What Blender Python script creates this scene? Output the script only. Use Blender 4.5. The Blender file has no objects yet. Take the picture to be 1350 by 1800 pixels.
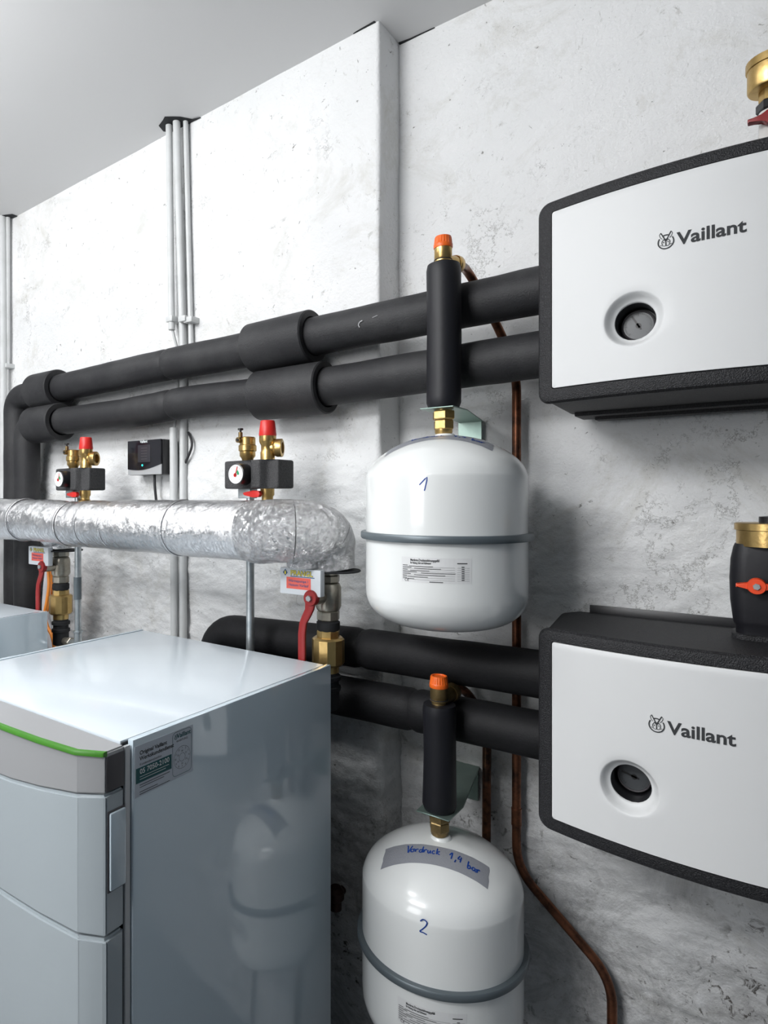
import bpy, bmesh, math, random
from mathutils import Vector, Matrix, noise
random.seed(4)
R = math.radians
EYE = 1.5            # camera height above the floor; every z below is measured from the camera height
F, CX, HY = 1124.0, 500.0, 873.0      # focal length, principal column and horizon row for a 1350x1800 frame
YAW = R(37.2)
SN, CS = math.sin(YAW), math.cos(YAW)
sc = bpy.context.scene
COL = sc.collection

# ------------------------------------------------------------------ camera
cam_d = bpy.data.cameras.new('camera'); cam = bpy.data.objects.new('camera', cam_d); COL.objects.link(cam)
cam.location = (0, 0, EYE); cam.rotation_euler = (R(90), 0, YAW)
cam_d.sensor_fit = 'AUTO'; cam_d.sensor_width = 36; cam_d.lens = F / 1800 * 36
cam_d.shift_x = (675 - CX) / 1800; cam_d.shift_y = -(900 - HY) / 1800
cam_d.clip_start = 0.02
sc.camera = cam
# ------------------------------------------------------------------ world, lights, exposure
w = bpy.data.worlds.new('world'); sc.world = w; w.use_nodes = True
w.node_tree.nodes['Background'].inputs[0].default_value = (0.8, 0.88, 1, 1)
w.node_tree.nodes['Background'].inputs[1].default_value = 0.3
def area(name, loc, target, sx, sy, power, col):
    d = bpy.data.lights.new(name, 'AREA'); d.shape = 'RECTANGLE'; d.size = sx; d.size_y = sy
    d.energy = power; d.color = col
    o = bpy.data.objects.new(name, d); COL.objects.link(o)
    o.location = (loc[0], loc[1], loc[2] + EYE)
    v = Vector(target) - Vector(loc)
    o.rotation_euler = v.to_track_quat('-Z', 'Y').to_euler()
area('ceiling_lamp_left', (-1.75, 0.05, 0.98), (-1.75, 0.25, 0), 1.4, 0.30, 13, (0.97, 0.985, 1))
area('ceiling_lamp_front', (-1.0, -0.9, 0.98), (-0.95, 0.3, 0), 0.9, 0.40, 27, (0.98, 0.99, 1))
area('ceiling_fill_left', (-1.75, 0.0, 0.72), (-1.75, 0.1, 2), 1.3, 0.35, 25, (0.98, 0.99, 1))  # added fill aimed upward to brighten the ceiling, not a separate fixture
area('ceiling_fill_front', (-1.0, -0.9, 0.72), (-0.75, -0.7, 2), 1.0, 0.35, 18, (0.98, 0.99, 1))  # second added upward fill, lifts the ceiling nearer the camera
area('front_fill', (-1.32, -2.30, 0.35), (-1.1, 0, 0.3), 1.3, 1.1, 33, (0.985, 0.99, 1))  # unseen soft fill added behind the camera to light the front faces
sc.view_settings.view_transform = 'Standard'; sc.view_settings.look = 'None'
sc.view_settings.gamma = 1; sc.view_settings.use_curve_mapping = False
sc.view_settings.exposure = 0.0

# ------------------------------------------------------------------ materials
MATS = {}
def mat(name, col, rough=0.5, metal=0.0, spec=0.5, bump=None, var=None, coat=0, emit=None, aniso=0):
    """bump=(noise scale, strength, detail); var=(second colour, noise scale, low, high)"""
    m = bpy.data.materials.new(name); m.use_nodes = True; nt = m.node_tree
    b = nt.nodes['Principled BSDF']
    b.inputs['Base Color'].default_value = (*col, 1); b.inputs['Roughness'].default_value = rough
    b.inputs['Metallic'].default_value = metal; b.inputs['Specular IOR Level'].default_value = spec
    b.inputs['Coat Weight'].default_value = coat; b.inputs['Coat Roughness'].default_value = 0.04
    tc = nt.nodes.new('ShaderNodeTexCoord')
    if var:
        n = nt.nodes.new('ShaderNodeTexNoise'); n.inputs['Scale'].default_value = var[1]; n.inputs['Detail'].default_value = 6
        n.inputs['Roughness'].default_value = 0.65
        nt.links.new(tc.outputs['Object'], n.inputs['Vector'])
        r = nt.nodes.new('ShaderNodeValToRGB'); r.color_ramp.elements[0].position = var[2]; r.color_ramp.elements[1].position = var[3]
        r.color_ramp.elements[0].color = (*col, 1); r.color_ramp.elements[1].color = (*var[0], 1)
        nt.links.new(n.outputs[0], r.inputs[0]); nt.links.new(r.outputs[0], b.inputs['Base Color'])
    if bump:
        n = nt.nodes.new('ShaderNodeTexNoise'); n.inputs['Scale'].default_value = bump[0]; n.inputs['Detail'].default_value = bump[2] if len(bump) > 2 else 4
        nt.links.new(tc.outputs['Object'], n.inputs['Vector'])
        bp = nt.nodes.new('ShaderNodeBump'); bp.inputs['Strength'].default_value = bump[1]; bp.inputs['Distance'].default_value = 0.002
        nt.links.new(n.outputs[0], bp.inputs['Height']); nt.links.new(bp.outputs[0], b.inputs['Normal'])
    if emit:
        b.inputs['Emission Color'].default_value = (*emit[0], 1); b.inputs['Emission Strength'].default_value = emit[1]
    MATS[name] = m
    return m
mat('foam', (0.0075, 0.0075, 0.0085), 0.62, bump=(260, 0.25), var=((0.014, 0.014, 0.016), 14, 0.4, 0.8), spec=0.25)
mat('foam_dusty', (0.017, 0.017, 0.019), 0.6, bump=(300, 0.4), var=((0.045, 0.045, 0.046), 7, 0.45, 0.85), spec=0.4)
mat('foam_smooth', (0.009, 0.009, 0.012), 0.5, bump=(120, 0.1), spec=0.35)
mat('epp', (0.009, 0.009, 0.0105), 0.55, bump=(600, 0.7, 1), var=((0.06, 0.06, 0.066), 600, 0.5, 0.75), spec=0.4)
mat('epp_grey', (0.03, 0.03, 0.032), 0.6, bump=(600, 0.7, 1), var=((0.11, 0.11, 0.11), 600, 0.45, 0.75), spec=0.4)
mat('panel_white', (0.665, 0.67, 0.67), 0.48, spec=0.35)
mat('tank_white', (0.76, 0.775, 0.765), 0.22, spec=0.5, coat=0.4)
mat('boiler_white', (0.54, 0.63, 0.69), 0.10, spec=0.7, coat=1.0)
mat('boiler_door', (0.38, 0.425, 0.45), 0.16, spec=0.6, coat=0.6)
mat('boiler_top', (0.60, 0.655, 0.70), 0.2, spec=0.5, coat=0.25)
mat('silver_plastic', (0.39, 0.395, 0.405), 0.38, metal=0.25)
mat('green', (0.055, 0.22, 0.02), 0.4)
mat('dark_gap', (0.012, 0.013, 0.015), 0.8)
mat('dark_plastic', (0.012, 0.012, 0.014), 0.3)
mat('cap_grey', (0.07, 0.065, 0.07), 0.45)
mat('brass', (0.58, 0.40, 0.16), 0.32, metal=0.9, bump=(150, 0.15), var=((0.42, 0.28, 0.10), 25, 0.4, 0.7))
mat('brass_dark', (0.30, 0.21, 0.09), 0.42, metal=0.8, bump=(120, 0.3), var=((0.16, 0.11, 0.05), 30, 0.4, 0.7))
mat('nickel', (0.42, 0.39, 0.33), 0.35, metal=0.85, bump=(120, 0.2), var=((0.28, 0.25, 0.2), 30, 0.4, 0.7))
mat('copper', (0.24, 0.095, 0.05), 0.38, metal=0.85, var=((0.05, 0.028, 0.02), 22, 0.4, 0.62))
mat('copper_bright', (0.52, 0.24, 0.12), 0.35, metal=0.85, var=((0.3, 0.13, 0.07), 22, 0.4, 0.62))
mat('galvanised', (0.50, 0.53, 0.54), 0.35, metal=0.8, var=((0.36, 0.40, 0.42), 40, 0.4, 0.65))
mat('bracket_zinc', (0.28, 0.36, 0.32), 0.35, metal=0.7, var=((0.20, 0.28, 0.25), 12, 0.35, 0.7))
mat('red', (0.62, 0.02, 0.015), 0.4)
mat('red_lever', (0.24, 0.010, 0.010), 0.42)
mat('orange', (0.80, 0.13, 0.012), 0.4)
mat('brown_metal', (0.05, 0.025, 0.02), 0.5, metal=0.5)
mat('orange_red', (0.80, 0.07, 0.015), 0.35)
mat('cable_orange', (0.85, 0.28, 0.04), 0.45)
mat('pvc', (0.60, 0.61, 0.61), 0.42, var=((0.50, 0.51, 0.50), 9, 0.45, 0.75))
mat('band', (0.12, 0.145, 0.16), 0.4, metal=0.3)
mat('black_ink', (0.03, 0.03, 0.032), 0.5)
mat('grey_ink', (0.045, 0.047, 0.05), 0.7, spec=0.2)
mat('blue_ink', (0.004, 0.045, 0.26), 0.5)
mat('yellow_ink', (0.75, 0.62, 0.05), 0.5)
mat('deep_blue', (0.02, 0.08, 0.20), 0.5)
mat('label_red', (0.72, 0.12, 0.09), 0.5)
mat('label_white', (0.60, 0.63, 0.66), 0.35)
mat('sticker', (0.52, 0.56, 0.62), 0.4)
mat('teal', (0.0, 0.085, 0.09), 0.45)
mat('white_ink', (0.75, 0.8, 0.8), 0.5)
mat('tape', (0.30, 0.31, 0.34), 0.42, metal=0.15, bump=(500, 0.4))
mat('scuff', (0.35, 0.35, 0.36), 0.6)
mat('dial_white', (0.75, 0.76, 0.76), 0.3)
mat('dial_grey', (0.07, 0.075, 0.08), 0.25)
mat('needle_black', (0.01, 0.01, 0.01), 0.4)
mat('dial_green', (0.02, 0.30, 0.12), 0.4)
mat('clear_plastic', (0.62, 0.60, 0.58), 0.15, spec=0.6)
mat('screen', (0.035, 0.035, 0.042), 0.25)
mat('glossy_black', (0.012, 0.012, 0.016), 0.12)
mat('silver_trim', (0.50, 0.51, 0.52), 0.35, metal=0.3)
mat('led', (0.02, 0.5, 0.45), 0.4, emit=((0.05, 0.9, 0.8), 1.2))
mat('cable_black', (0.02, 0.02, 0.022), 0.5)
mat('cable_white', (0.62, 0.62, 0.65), 0.5)
mat('ceiling_paint', (0.66, 0.66, 0.66), 0.9, bump=(60, 0.05))
mat('room_paint', (0.55, 0.56, 0.57), 0.9)
mat('blue_paint', (0.07, 0.11, 0.15), 0.8)
mat('grey_paint', (0.28, 0.29, 0.30), 0.8)

def foil_material(name, base, sc_a, sc_v, strength):
    m = bpy.data.materials.new(name); m.use_nodes = True; nt = m.node_tree; b = nt.nodes['Principled BSDF']
    b.inputs['Base Color'].default_value = (base, base, base * 1.01, 1); b.inputs['Metallic'].default_value = 1; b.inputs['Roughness'].default_value = 0.22
    tc = nt.nodes.new('ShaderNodeTexCoord')
    n = nt.nodes.new('ShaderNodeTexNoise'); n.inputs['Scale'].default_value = sc_a; n.inputs['Detail'].default_value = 8; n.inputs['Roughness'].default_value = 0.75; n.inputs['Distortion'].default_value = 1.2
    v = nt.nodes.new('ShaderNodeTexVoronoi'); v.inputs['Scale'].default_value = sc_v; v.feature = 'F1'
    ad = nt.nodes.new('ShaderNodeMath'); ad.operation = 'ADD'
    sc2 = nt.nodes.new('ShaderNodeMath'); sc2.operation = 'MULTIPLY'; sc2.inputs[1].default_value = 0.35
    nt.links.new(tc.outputs['Object'], n.inputs['Vector']); nt.links.new(n.outputs[1], v.inputs['Vector'])
    mp = nt.nodes.new('ShaderNodeVectorMath'); mp.operation = 'ADD'
    nt.links.new(tc.outputs['Object'], mp.inputs[0])
    sc3 = nt.nodes.new('ShaderNodeVectorMath'); sc3.operation = 'SCALE'; sc3.inputs['Scale'].default_value = 0.03
    nt.links.new(n.outputs[1], sc3.inputs[0]); nt.links.new(sc3.outputs[0], mp.inputs[1]); nt.links.new(mp.outputs[0], v.inputs['Vector'])
    nt.links.new(v.outputs['Distance'], sc2.inputs[0]); nt.links.new(n.outputs[0], ad.inputs[0]); nt.links.new(sc2.outputs[0], ad.inputs[1])
    bp = nt.nodes.new('ShaderNodeBump'); bp.inputs['Strength'].default_value = strength; bp.inputs['Distance'].default_value = 0.006
    nt.links.new(ad.outputs[0], bp.inputs['Height']); nt.links.new(bp.outputs[0], b.inputs['Normal'])
    MATS[name] = m
foil_material('foil', 0.76, 28, 110, 0.5)
foil_material('foil_crumpled', 0.66, 55, 95, 1.0)
mat('foil_edge', (0.16, 0.16, 0.17), 0.5, metal=0.8)

def wall_material():
    m = bpy.data.materials.new('plaster'); m.use_nodes = True; nt = m.node_tree; b = nt.nodes['Principled BSDF']
    L = nt.links.new
    b.inputs['Roughness'].default_value = 0.82; b.inputs['Specular IOR Level'].default_value = 0.25
    tc = nt.nodes.new('ShaderNodeTexCoord')
    def tex(scale, detail, rough=0.6, dist=0.0, sv=None):
        n = nt.nodes.new('ShaderNodeTexNoise'); n.inputs['Scale'].default_value = scale; n.inputs['Detail'].default_value = detail
        n.inputs['Roughness'].default_value = rough; n.inputs['Distortion'].default_value = dist
        if sv:
            mp = nt.nodes.new('ShaderNodeMapping'); mp.inputs['Scale'].default_value = sv; mp.inputs['Location'].default_value = (sv[0] * 3.1, 1.7, sv[2] * 2.3)
            L(tc.outputs['Object'], mp.inputs['Vector']); L(mp.outputs[0], n.inputs['Vector'])
        else: L(tc.outputs['Object'], n.inputs['Vector'])
        return n.outputs[0]
    def ramp(src, a, c, ca, cb):
        r = nt.nodes.new('ShaderNodeValToRGB'); r.color_ramp.elements[0].position = a; r.color_ramp.elements[1].position = c
        r.color_ramp.elements[0].color = (*ca, 1); r.color_ramp.elements[1].color = (*cb, 1); L(src, r.inputs[0]); return r.outputs[0]
    def mul(a, c):
        x = nt.nodes.new('ShaderNodeMix'); x.data_type = 'RGBA'; x.blend_type = 'MULTIPLY'; x.inputs[0].default_value = 1
        L(a, x.inputs[6]); L(c, x.inputs[7]); return x.outputs[2]
    W = (1, 1, 1)
    base = ramp(tex(1.7, 6, 0.6), 0.3, 0.75, (0.84, 0.84, 0.84), (0.70, 0.71, 0.71))
    base = mul(base, ramp(tex(5.0, 9, 0.75, 0.6), 0.52, 0.72, W, (0.80, 0.785, 0.74)))
    base = mul(base, ramp(tex(16, 8, 0.8, 1.5), 0.60, 0.72, W, (0.55, 0.54, 0.51)))
    base = mul(base, ramp(tex(55, 4, 0.7, 0.5), 0.66, 0.73, W, (0.30, 0.29, 0.27)))
    # fine broken cracks
    vo = nt.nodes.new('ShaderNodeTexVoronoi'); vo.feature = 'DISTANCE_TO_EDGE'; vo.inputs['Scale'].default_value = 7
    wn = nt.nodes.new('ShaderNodeTexNoise'); wn.inputs['Scale'].default_value = 9; wn.inputs['Detail'].default_value = 8; wn.inputs['Roughness'].default_value = 0.75
    L(tc.outputs['Object'], wn.inputs['Vector'])
    ws = nt.nodes.new('ShaderNodeVectorMath'); ws.operation = 'SCALE'; ws.inputs['Scale'].default_value = 0.35; L(wn.outputs[1], ws.inputs[0])
    wa = nt.nodes.new('ShaderNodeVectorMath'); wa.operation = 'ADD'; L(tc.outputs['Object'], wa.inputs[0]); L(ws.outputs[0], wa.inputs[1]); L(wa.outputs[0], vo.inputs['Vector'])
    ck = ramp(vo.outputs['Distance'], 0.0, 0.022, (0.30, 0.29, 0.27), W)
    cm = ramp(tex(3.1, 6, 0.75), 0.53, 0.62, (0, 0, 0), W)
    xc = nt.nodes.new('ShaderNodeMix'); xc.data_type = 'RGBA'; xc.blend_type = 'MULTIPLY'; L(cm, xc.inputs[0]); L(base, xc.inputs[6]); L(ck, xc.inputs[7]); base = xc.outputs[2]
    # grey cement stains low on the wall, deepened to paint in shade there
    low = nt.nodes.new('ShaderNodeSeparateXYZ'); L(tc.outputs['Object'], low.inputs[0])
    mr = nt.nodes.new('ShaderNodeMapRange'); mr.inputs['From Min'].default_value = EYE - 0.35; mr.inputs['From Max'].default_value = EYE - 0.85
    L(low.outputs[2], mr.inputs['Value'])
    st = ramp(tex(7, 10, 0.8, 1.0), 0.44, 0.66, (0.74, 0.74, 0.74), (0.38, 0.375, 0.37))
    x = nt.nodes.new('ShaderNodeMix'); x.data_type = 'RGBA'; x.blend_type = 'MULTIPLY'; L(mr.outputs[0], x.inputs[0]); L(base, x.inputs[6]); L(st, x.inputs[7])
    # pits where the render has broken away, low on the wall
    pit = ramp(tex(42, 5, 0.75, 0.8), 0.56, 0.62, W, (0.20, 0.185, 0.17)); pm = ramp(tex(4.5, 5, 0.7), 0.46, 0.60, (0, 0, 0), W)
    pmm = nt.nodes.new('ShaderNodeMath'); pmm.operation = 'MULTIPLY'; L(pm, pmm.inputs[0]); L(mr.outputs[0], pmm.inputs[1])
    y = nt.nodes.new('ShaderNodeMix'); y.data_type = 'RGBA'; y.blend_type = 'MULTIPLY'; L(pmm.outputs[0], y.inputs[0]); L(x.outputs[2], y.inputs[6]); L(pit, y.inputs[7])
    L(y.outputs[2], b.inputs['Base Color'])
    h1 = tex(120, 5, 0.6); h2 = tex(30, 8, 0.72, 0.15, (1, 1, 1.5))
    ad = nt.nodes.new('ShaderNodeMath'); ad.operation = 'MULTIPLY_ADD'; ad.inputs[1].default_value = 1.6; L(h2, ad.inputs[0]); L(h1, ad.inputs[2])
    bp = nt.nodes.new('ShaderNodeBump'); bp.inputs['Strength'].default_value = 0.8; bp.inputs['Distance'].default_value = 0.0030
    L(ad.outputs[0], bp.inputs['Height']); L(bp.outputs[0], b.inputs['Normal'])
    MATS['plaster'] = m
wall_material()

def floor_material():
    m = bpy.data.materials.new('floor_tile'); m.use_nodes = True; nt = m.node_tree; b = nt.nodes['Principled BSDF']
    tc = nt.nodes.new('ShaderNodeTexCoord'); n = nt.nodes.new('ShaderNodeTexNoise'); n.inputs['Scale'].default_value = 6; n.inputs['Detail'].default_value = 6
    nt.links.new(tc.outputs['Object'], n.inputs['Vector'])
    r = nt.nodes.new('ShaderNodeValToRGB'); r.color_ramp.elements[0].color = (0.10, 0.105, 0.11, 1); r.color_ramp.elements[1].color = (0.16, 0.165, 0.17, 1)
    nt.links.new(n.outputs[0], r.inputs[0]); nt.links.new(r.outputs[0], b.inputs['Base Color']); b.inputs['Roughness'].default_value = 0.45
    MATS['floor_tile'] = m
floor_material()

# ------------------------------------------------------------------ helpers
def at(px, py, Y):
    """point of the vertical plane y=Y seen at photo position px, py (z from camera height)"""
    t = (px - CX) / F; d = Y / (CS + SN * t)
    return Vector(((-SN + CS * t) * d, Y, -(py - HY) / F * d))
def thing(name, label, cat, loc, group=None):
    o = bpy.data.objects.new(name, None); COL.objects.link(o); o.empty_display_size = 0.05
    o.location = (loc[0], loc[1], loc[2] + EYE); o['label'] = label; o['category'] = cat
    if group: o['group'] = group
    return o
def tag(o, label, cat, group=None):
    o['label'] = label; o['category'] = cat
    if group: o['group'] = group
    return o
def base_of(o):
    v = Vector((0, 0, 0))
    while o: v += o.location; o = o.parent
    return v
class MB:
    def __init__(s): s.bm = bmesh.new()
    def box(s, x0, x1, y0, y1, z0, z1, bev=0.0, seg=2, mtx=None):
        r = bmesh.ops.create_cube(s.bm, size=1)
        vs = r['verts']
        for v in vs: v.co = Vector(((x0 + x1) / 2 + v.co.x * (x1 - x0), (y0 + y1) / 2 + v.co.y * (y1 - y0), (z0 + z1) / 2 + v.co.z * (z1 - z0)))
        if mtx: bmesh.ops.transform(s.bm, matrix=mtx, verts=vs)
        if bev:
            es = list({e for v in vs for e in v.link_edges})
            bmesh.ops.bevel(s.bm, geom=es, offset=bev, segments=seg, affect='EDGES', profile=0.6)
        return s
    def lathe(s, prof, c, axis=(0, 0, 1), seg=40, flat=None):
        """prof: (radius, height along axis); flat: list of row indices kept; radius 0 closes"""
        a = Vector(axis).normalized(); u = a.orthogonal().normalized()
        if abs(a.z) > 0.99: u = Vector((1, 0, 0))
        v = a.cross(u); c = Vector(c); rows = []
        for r, h in prof:
            if r < 1e-6: rows.append([s.bm.verts.new(c + a * h)])
            else: rows.append([s.bm.verts.new(c + a * h + (u * math.cos(k * 2 * math.pi / seg) + v * math.sin(k * 2 * math.pi / seg)) * r) for k in range(seg)])
        s._skin(rows, seg); return s
    def _skin(s, rows, seg, close=True):
        for A, B in zip(rows, rows[1:]):
            n = seg if close else seg - 1
            for k in range(n):
                j = (k + 1) % seg
                if len(A) == 1 and len(B) == 1: break
                try:
                    if len(A) == 1: s.bm.faces.new((A[0], B[j], B[k]))
                    elif len(B) == 1: s.bm.faces.new((A[k], A[j], B[0]))
                    else: s.bm.faces.new((A[k], A[j], B[j], B[k]))
                except ValueError: pass
    def tube(s, pts, r, seg=20, caps=True, wob=None):
        pts = [Vector(p) for p in pts]; n = len(pts)
        T = [(pts[min(i + 1, n - 1)] - pts[max(i - 1, 0)]).normalized() for i in range(n)]
        u = T[0].orthogonal().normalized(); rows = []
        for i in range(n):
            u = (u - T[i] * u.dot(T[i])).normalized(); v = T[i].cross(u)
            ri = r(i / (n - 1)) if callable(r) else (r[i] if isinstance(r, (list, tuple)) else r)
            row = []
            for k in range(seg):
                a = k * 2 * math.pi / seg; dr = u * math.cos(a) + v * math.sin(a)
                p = pts[i] + dr * ri
                if wob: p = pts[i] + dr * (ri + wob(p, dr))
                row.append(s.bm.verts.new(p))
            rows.append(row)
        s._skin(rows, seg)
        if caps:
            s.bm.faces.new(rows[0][::-1]); s.bm.faces.new(rows[-1])
        return s
    def grid(s, nu, nv, fn, close_u=False):
        rows = [[s.bm.verts.new(fn(i, j)) for i in range(nu)] for j in range(nv)]
        for j in range(nv - 1):
            for i in range(nu if close_u else nu - 1):
                k = (i + 1) % nu
                s.bm.faces.new((rows[j][i], rows[j][k], rows[j + 1][k], rows[j + 1][i]))
        return s
    def prism(s, poly, z0, z1, bev=0.0, fn=None, seg=2):
        """poly in plan (x, y), extruded in z; fn(x,y,z) maps"""
        f = fn or (lambda x, y, z: (x, y, z))
        a = [s.bm.verts.new(f(x, y, z0)) for x, y in poly]; b = [s.bm.verts.new(f(x, y, z1)) for x, y in poly]
        n = len(poly); fs = [s.bm.faces.new(a[::-1]), s.bm.faces.new(b)]
        for i in range(n): fs.append(s.bm.faces.new((a[i], a[(i + 1) % n], b[(i + 1) % n], b[i])))
        if bev:
            es = [e for e in {e for v in a + b for e in v.link_edges}]
            bmesh.ops.bevel(s.bm, geom=es, offset=bev, segments=seg, affect='EDGES', profile=0.6)
        return s
    def poly(s, pts):
        s.bm.faces.new([s.bm.verts.new(p) for p in pts]); return s
    def text(s, string, size, fn, off=0.0, align='CENTER', u0=0.0, v0=0.0, xs=1.0):
        vs, fs = text2d(string, size, off, align)
        m = [s.bm.verts.new(fn(u0 + x * xs, v0 + y)) for x, y in vs]
        for f in fs:
            try: s.bm.faces.new([m[i] for i in f])
            except ValueError: pass
        return s
    def stroke(s, pts, wd, fn, closed=False):
        """ribbon of width wd along 2-D points, mapped by fn(u, v)"""
        n = len(pts); L = []; Rr = []
        for i in range(n):
            a = pts[(i - 1) % n] if closed else pts[max(i - 1, 0)]; b = pts[(i + 1) % n] if closed else pts[min(i + 1, n - 1)]
            dx, dy = b[0] - a[0], b[1] - a[1]; l = math.hypot(dx, dy) or 1
            nx, ny = -dy / l * wd / 2, dx / l * wd / 2
            L.append(s.bm.verts.new(fn(pts[i][0] + nx, pts[i][1] + ny))); Rr.append(s.bm.verts.new(fn(pts[i][0] - nx, pts[i][1] - ny)))
        for i in range(n if closed else n - 1):
            j = (i + 1) % n
            s.bm.faces.new((L[i], Rr[i], Rr[j], L[j]))
        return s
    def link(s, name, m, parent=None, ang=38, label=None, loc=None):
        me = bpy.data.meshes.new(name)
        b = base_of(parent) if parent else (Vector((loc[0], loc[1], loc[2] + EYE)) if loc is not None else Vector((0, 0, 0)))
        bmesh.ops.remove_doubles(s.bm, verts=s.bm.verts, dist=1e-6)
        bmesh.ops.recalc_face_normals(s.bm, faces=s.bm.faces)
        bmesh.ops.translate(s.bm, verts=s.bm.verts, vec=Vector((0, 0, EYE)) - b)
        s.bm.to_mesh(me); s.bm.free()
        me.materials.append(MATS[m])
        if ang is not None:
            me.polygons.foreach_set('use_smooth', [True] * len(me.polygons)); me.set_sharp_from_angle(angle=R(ang))
        o = bpy.data.objects.new(name, me); COL.objects.link(o)
        if parent: o.parent = parent
        elif loc is not None: o.location = b
        if label: o['label'] = label
        return o
TXT = {}
def text2d(string, size, off, align):
    k = (string, size, off, align)
    if k not in TXT:
        c = bpy.data.curves.new('t', 'FONT'); c.body = string; c.size = size; c.offset = off; c.align_x = align; c.resolution_u = 4
        o = bpy.data.objects.new('t', c); COL.objects.link(o)
        bpy.context.view_layer.update()
        ev = o.evaluated_get(bpy.context.evaluated_depsgraph_get()); me = ev.to_mesh()
        TXT[k] = ([(v.co.x, v.co.y) for v in me.vertices], [tuple(p.vertices) for p in me.polygons])
        ev.to_mesh_clear(); bpy.data.objects.remove(o); bpy.data.curves.remove(c)
    return TXT[k]
def spline(pts, n=12):
    """Catmull-Rom through points"""
    P = [Vector(p) for p in pts]; P = [P[0] * 2 - P[1]] + P + [P[-1] * 2 - P[-2]]; out = []
    for i in range(1, len(P) - 2):
        a, b, c, d = P[i - 1:i + 3]
        for k in range(n):
            t = k / n
            out.append(0.5 * ((2 * b) + (c - a) * t + (2 * a - 5 * b + 4 * c - d) * t * t + (3 * b - a - 3 * c + d) * t ** 3))
    out.append(P[-2]); return out
def rounded(pts, rad, n=8):
    """polyline with filleted corners"""
    P = [Vector(p) for p in pts]; out = [P[0]]
    for i in range(1, len(P) - 1):
        a = (P[i - 1] - P[i]); b = (P[i + 1] - P[i]); r = min(rad, a.length * 0.49, b.length * 0.49)
        p0 = P[i] + a.normalized() * r; p2 = P[i] + b.normalized() * r
        for k in range(n + 1):
            t = k / n; out.append((1 - t) ** 2 * p0 + 2 * t * (1 - t) * P[i] + t * t * p2)
    out.append(P[-1]); return out
def dense(pts, step):
    out = []
    for a, b in zip(pts, pts[1:]):
        a, b = Vector(a), Vector(b); n = max(1, int((b - a).length / step))
        out += [a.lerp(b, k / n) for k in range(n)]
    out.append(Vector(pts[-1])); return out
def sst(a, b, x):
    t = min(1, max(0, (x - a) / (b - a))); return t * t * (3 - 2 * t)
def rrect(x0, x1, z0, z1, r, n=6):
    out = []
    for cx, cz, a0 in ((x1 - r, z1 - r, 0), (x0 + r, z1 - r, 90), (x0 + r, z0 + r, 180), (x1 - r, z0 + r, 270)):
        for k in range(n + 1):
            a = R(a0 + 90 * k / n); out.append((cx + r * math.cos(a), cz + r * math.sin(a)))
    return out

def emblem(mb, fn):
    ring = lambda a0, a1: [(math.cos(R(a)), math.sin(R(a))) for a in range(a0, a1 + 1, 6)]
    mb.stroke(ring(144, 396), .17, fn); mb.stroke(ring(66, 114), .17, fn)
    for s in (-1, 1):
        mb.stroke([(s * .12, .36), (s * .40, .92), (s * .66, 1.42)], .15, fn)
        mb.stroke([(s * .66, 1.45), (s * .84, 1.16), (s * .72, .76), (s * .48, .50)], .08, fn)
        mb.stroke([(s * .30, .34), (s * .50, .10), (s * .52, -.18), (s * .40, -.40)], .10, fn)
        mb.stroke([(s * .22, .02), (s * .30, -.08), (s * .38, -.02)], .12, fn)
        mb.stroke([(s * .04, -.62), (s * .30, -.58), (s * .55, -.42), (s * .75, -.40)], .08, fn)
    mb.poly([fn(-.34, .40), fn(-.12, .12), fn(0, -.10), fn(.12, .12), fn(.34, .40), fn(.12, .50), fn(0, .42), fn(-.12, .50)])
    mb.stroke([(0, .0), (0, -.58)], .16, fn)
# ------------------------------------------------------------------ setting
FL = -EYE
YW, YR, XC = 1.30, 1.40, -0.714          # proud wall, recessed wall, corner between them
CEIL = 1.094
def ceil_z(x): return CEIL + min(0, (x - XC)) * 0.029
def relief(x, z, k):
    p = Vector((x * 3, k * 7.0, z * 3))
    f = noise.fractal(p, 1.0, 2.0, 4) * 0.0035
    b = 0.10 + 0.05 * noise.noise(Vector((x * 2.2, k, 0.3))) - (0.10 if k else 0)
    m = 1 - sst(b - 0.07, b + 0.03, z)
    rg = noise.fractal(Vector((x * 11, k * 3.0, z * 21)), 0.75, 2.1, 5)
    rg2 = 1 - abs(noise.noise(Vector((x * 7 + 3, k * 5.0, z * 15)))) * 2
    q = Vector((x * 26 + rg * .4, k * 9.0, z * 38))
    fine = noise.ridged_multi_fractal(q, 0.8, 2.1, 3, 1.0, 2.0) - 1.2
    g = m * (0.007 + 0.0050 * rg + 0.0035 * rg2 + 0.0016 * fine)
    return f * (1 - 0.4 * m) + max(-0.004, min(0.019, g))
def steps(a, b, h):
    n = max(1, round(abs(b - a) / h)); return [a + (b - a) * k / n for k in range(n)]
zs = [FL] + steps(FL + 0.01, -1.15, 0.06) + steps(-1.15, 0.28, 0.005) + steps(0.28, 1.12, 0.014) + [1.12, 1.2]
def wall(name, cols, k):
    """cols: (x, y, nx, ny)"""
    m = MB()
    def fn(i, j):
        x, y, nx, ny = cols[i]; z = zs[j]
        r = relief(x + (y - YW) * 1.0 * (abs(nx) > 0.5), z, k)
        return (x + nx * r, y + ny * r, z)
    m.grid(len(cols), len(zs), fn)
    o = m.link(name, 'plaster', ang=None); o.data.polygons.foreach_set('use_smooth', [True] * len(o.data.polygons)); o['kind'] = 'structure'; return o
c1 = [(x, YW, 0, -1) for x in steps(-3.4, -2.5, 0.06) + steps(-2.5, XC - 0.012, 0.006)]
c1 += [(XC - 0.010, YW, 0, -1), (XC - 0.004, YW + 0.0005, 0.3, -0.95), (XC - 0.0005, YW + 0.004, 0.95, -0.3)]
c1 += [(XC, YW + 0.008 + 0.0085 * k, 1, 0) for k in range(12)]
wall('wall_back', c1, 0)
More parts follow.
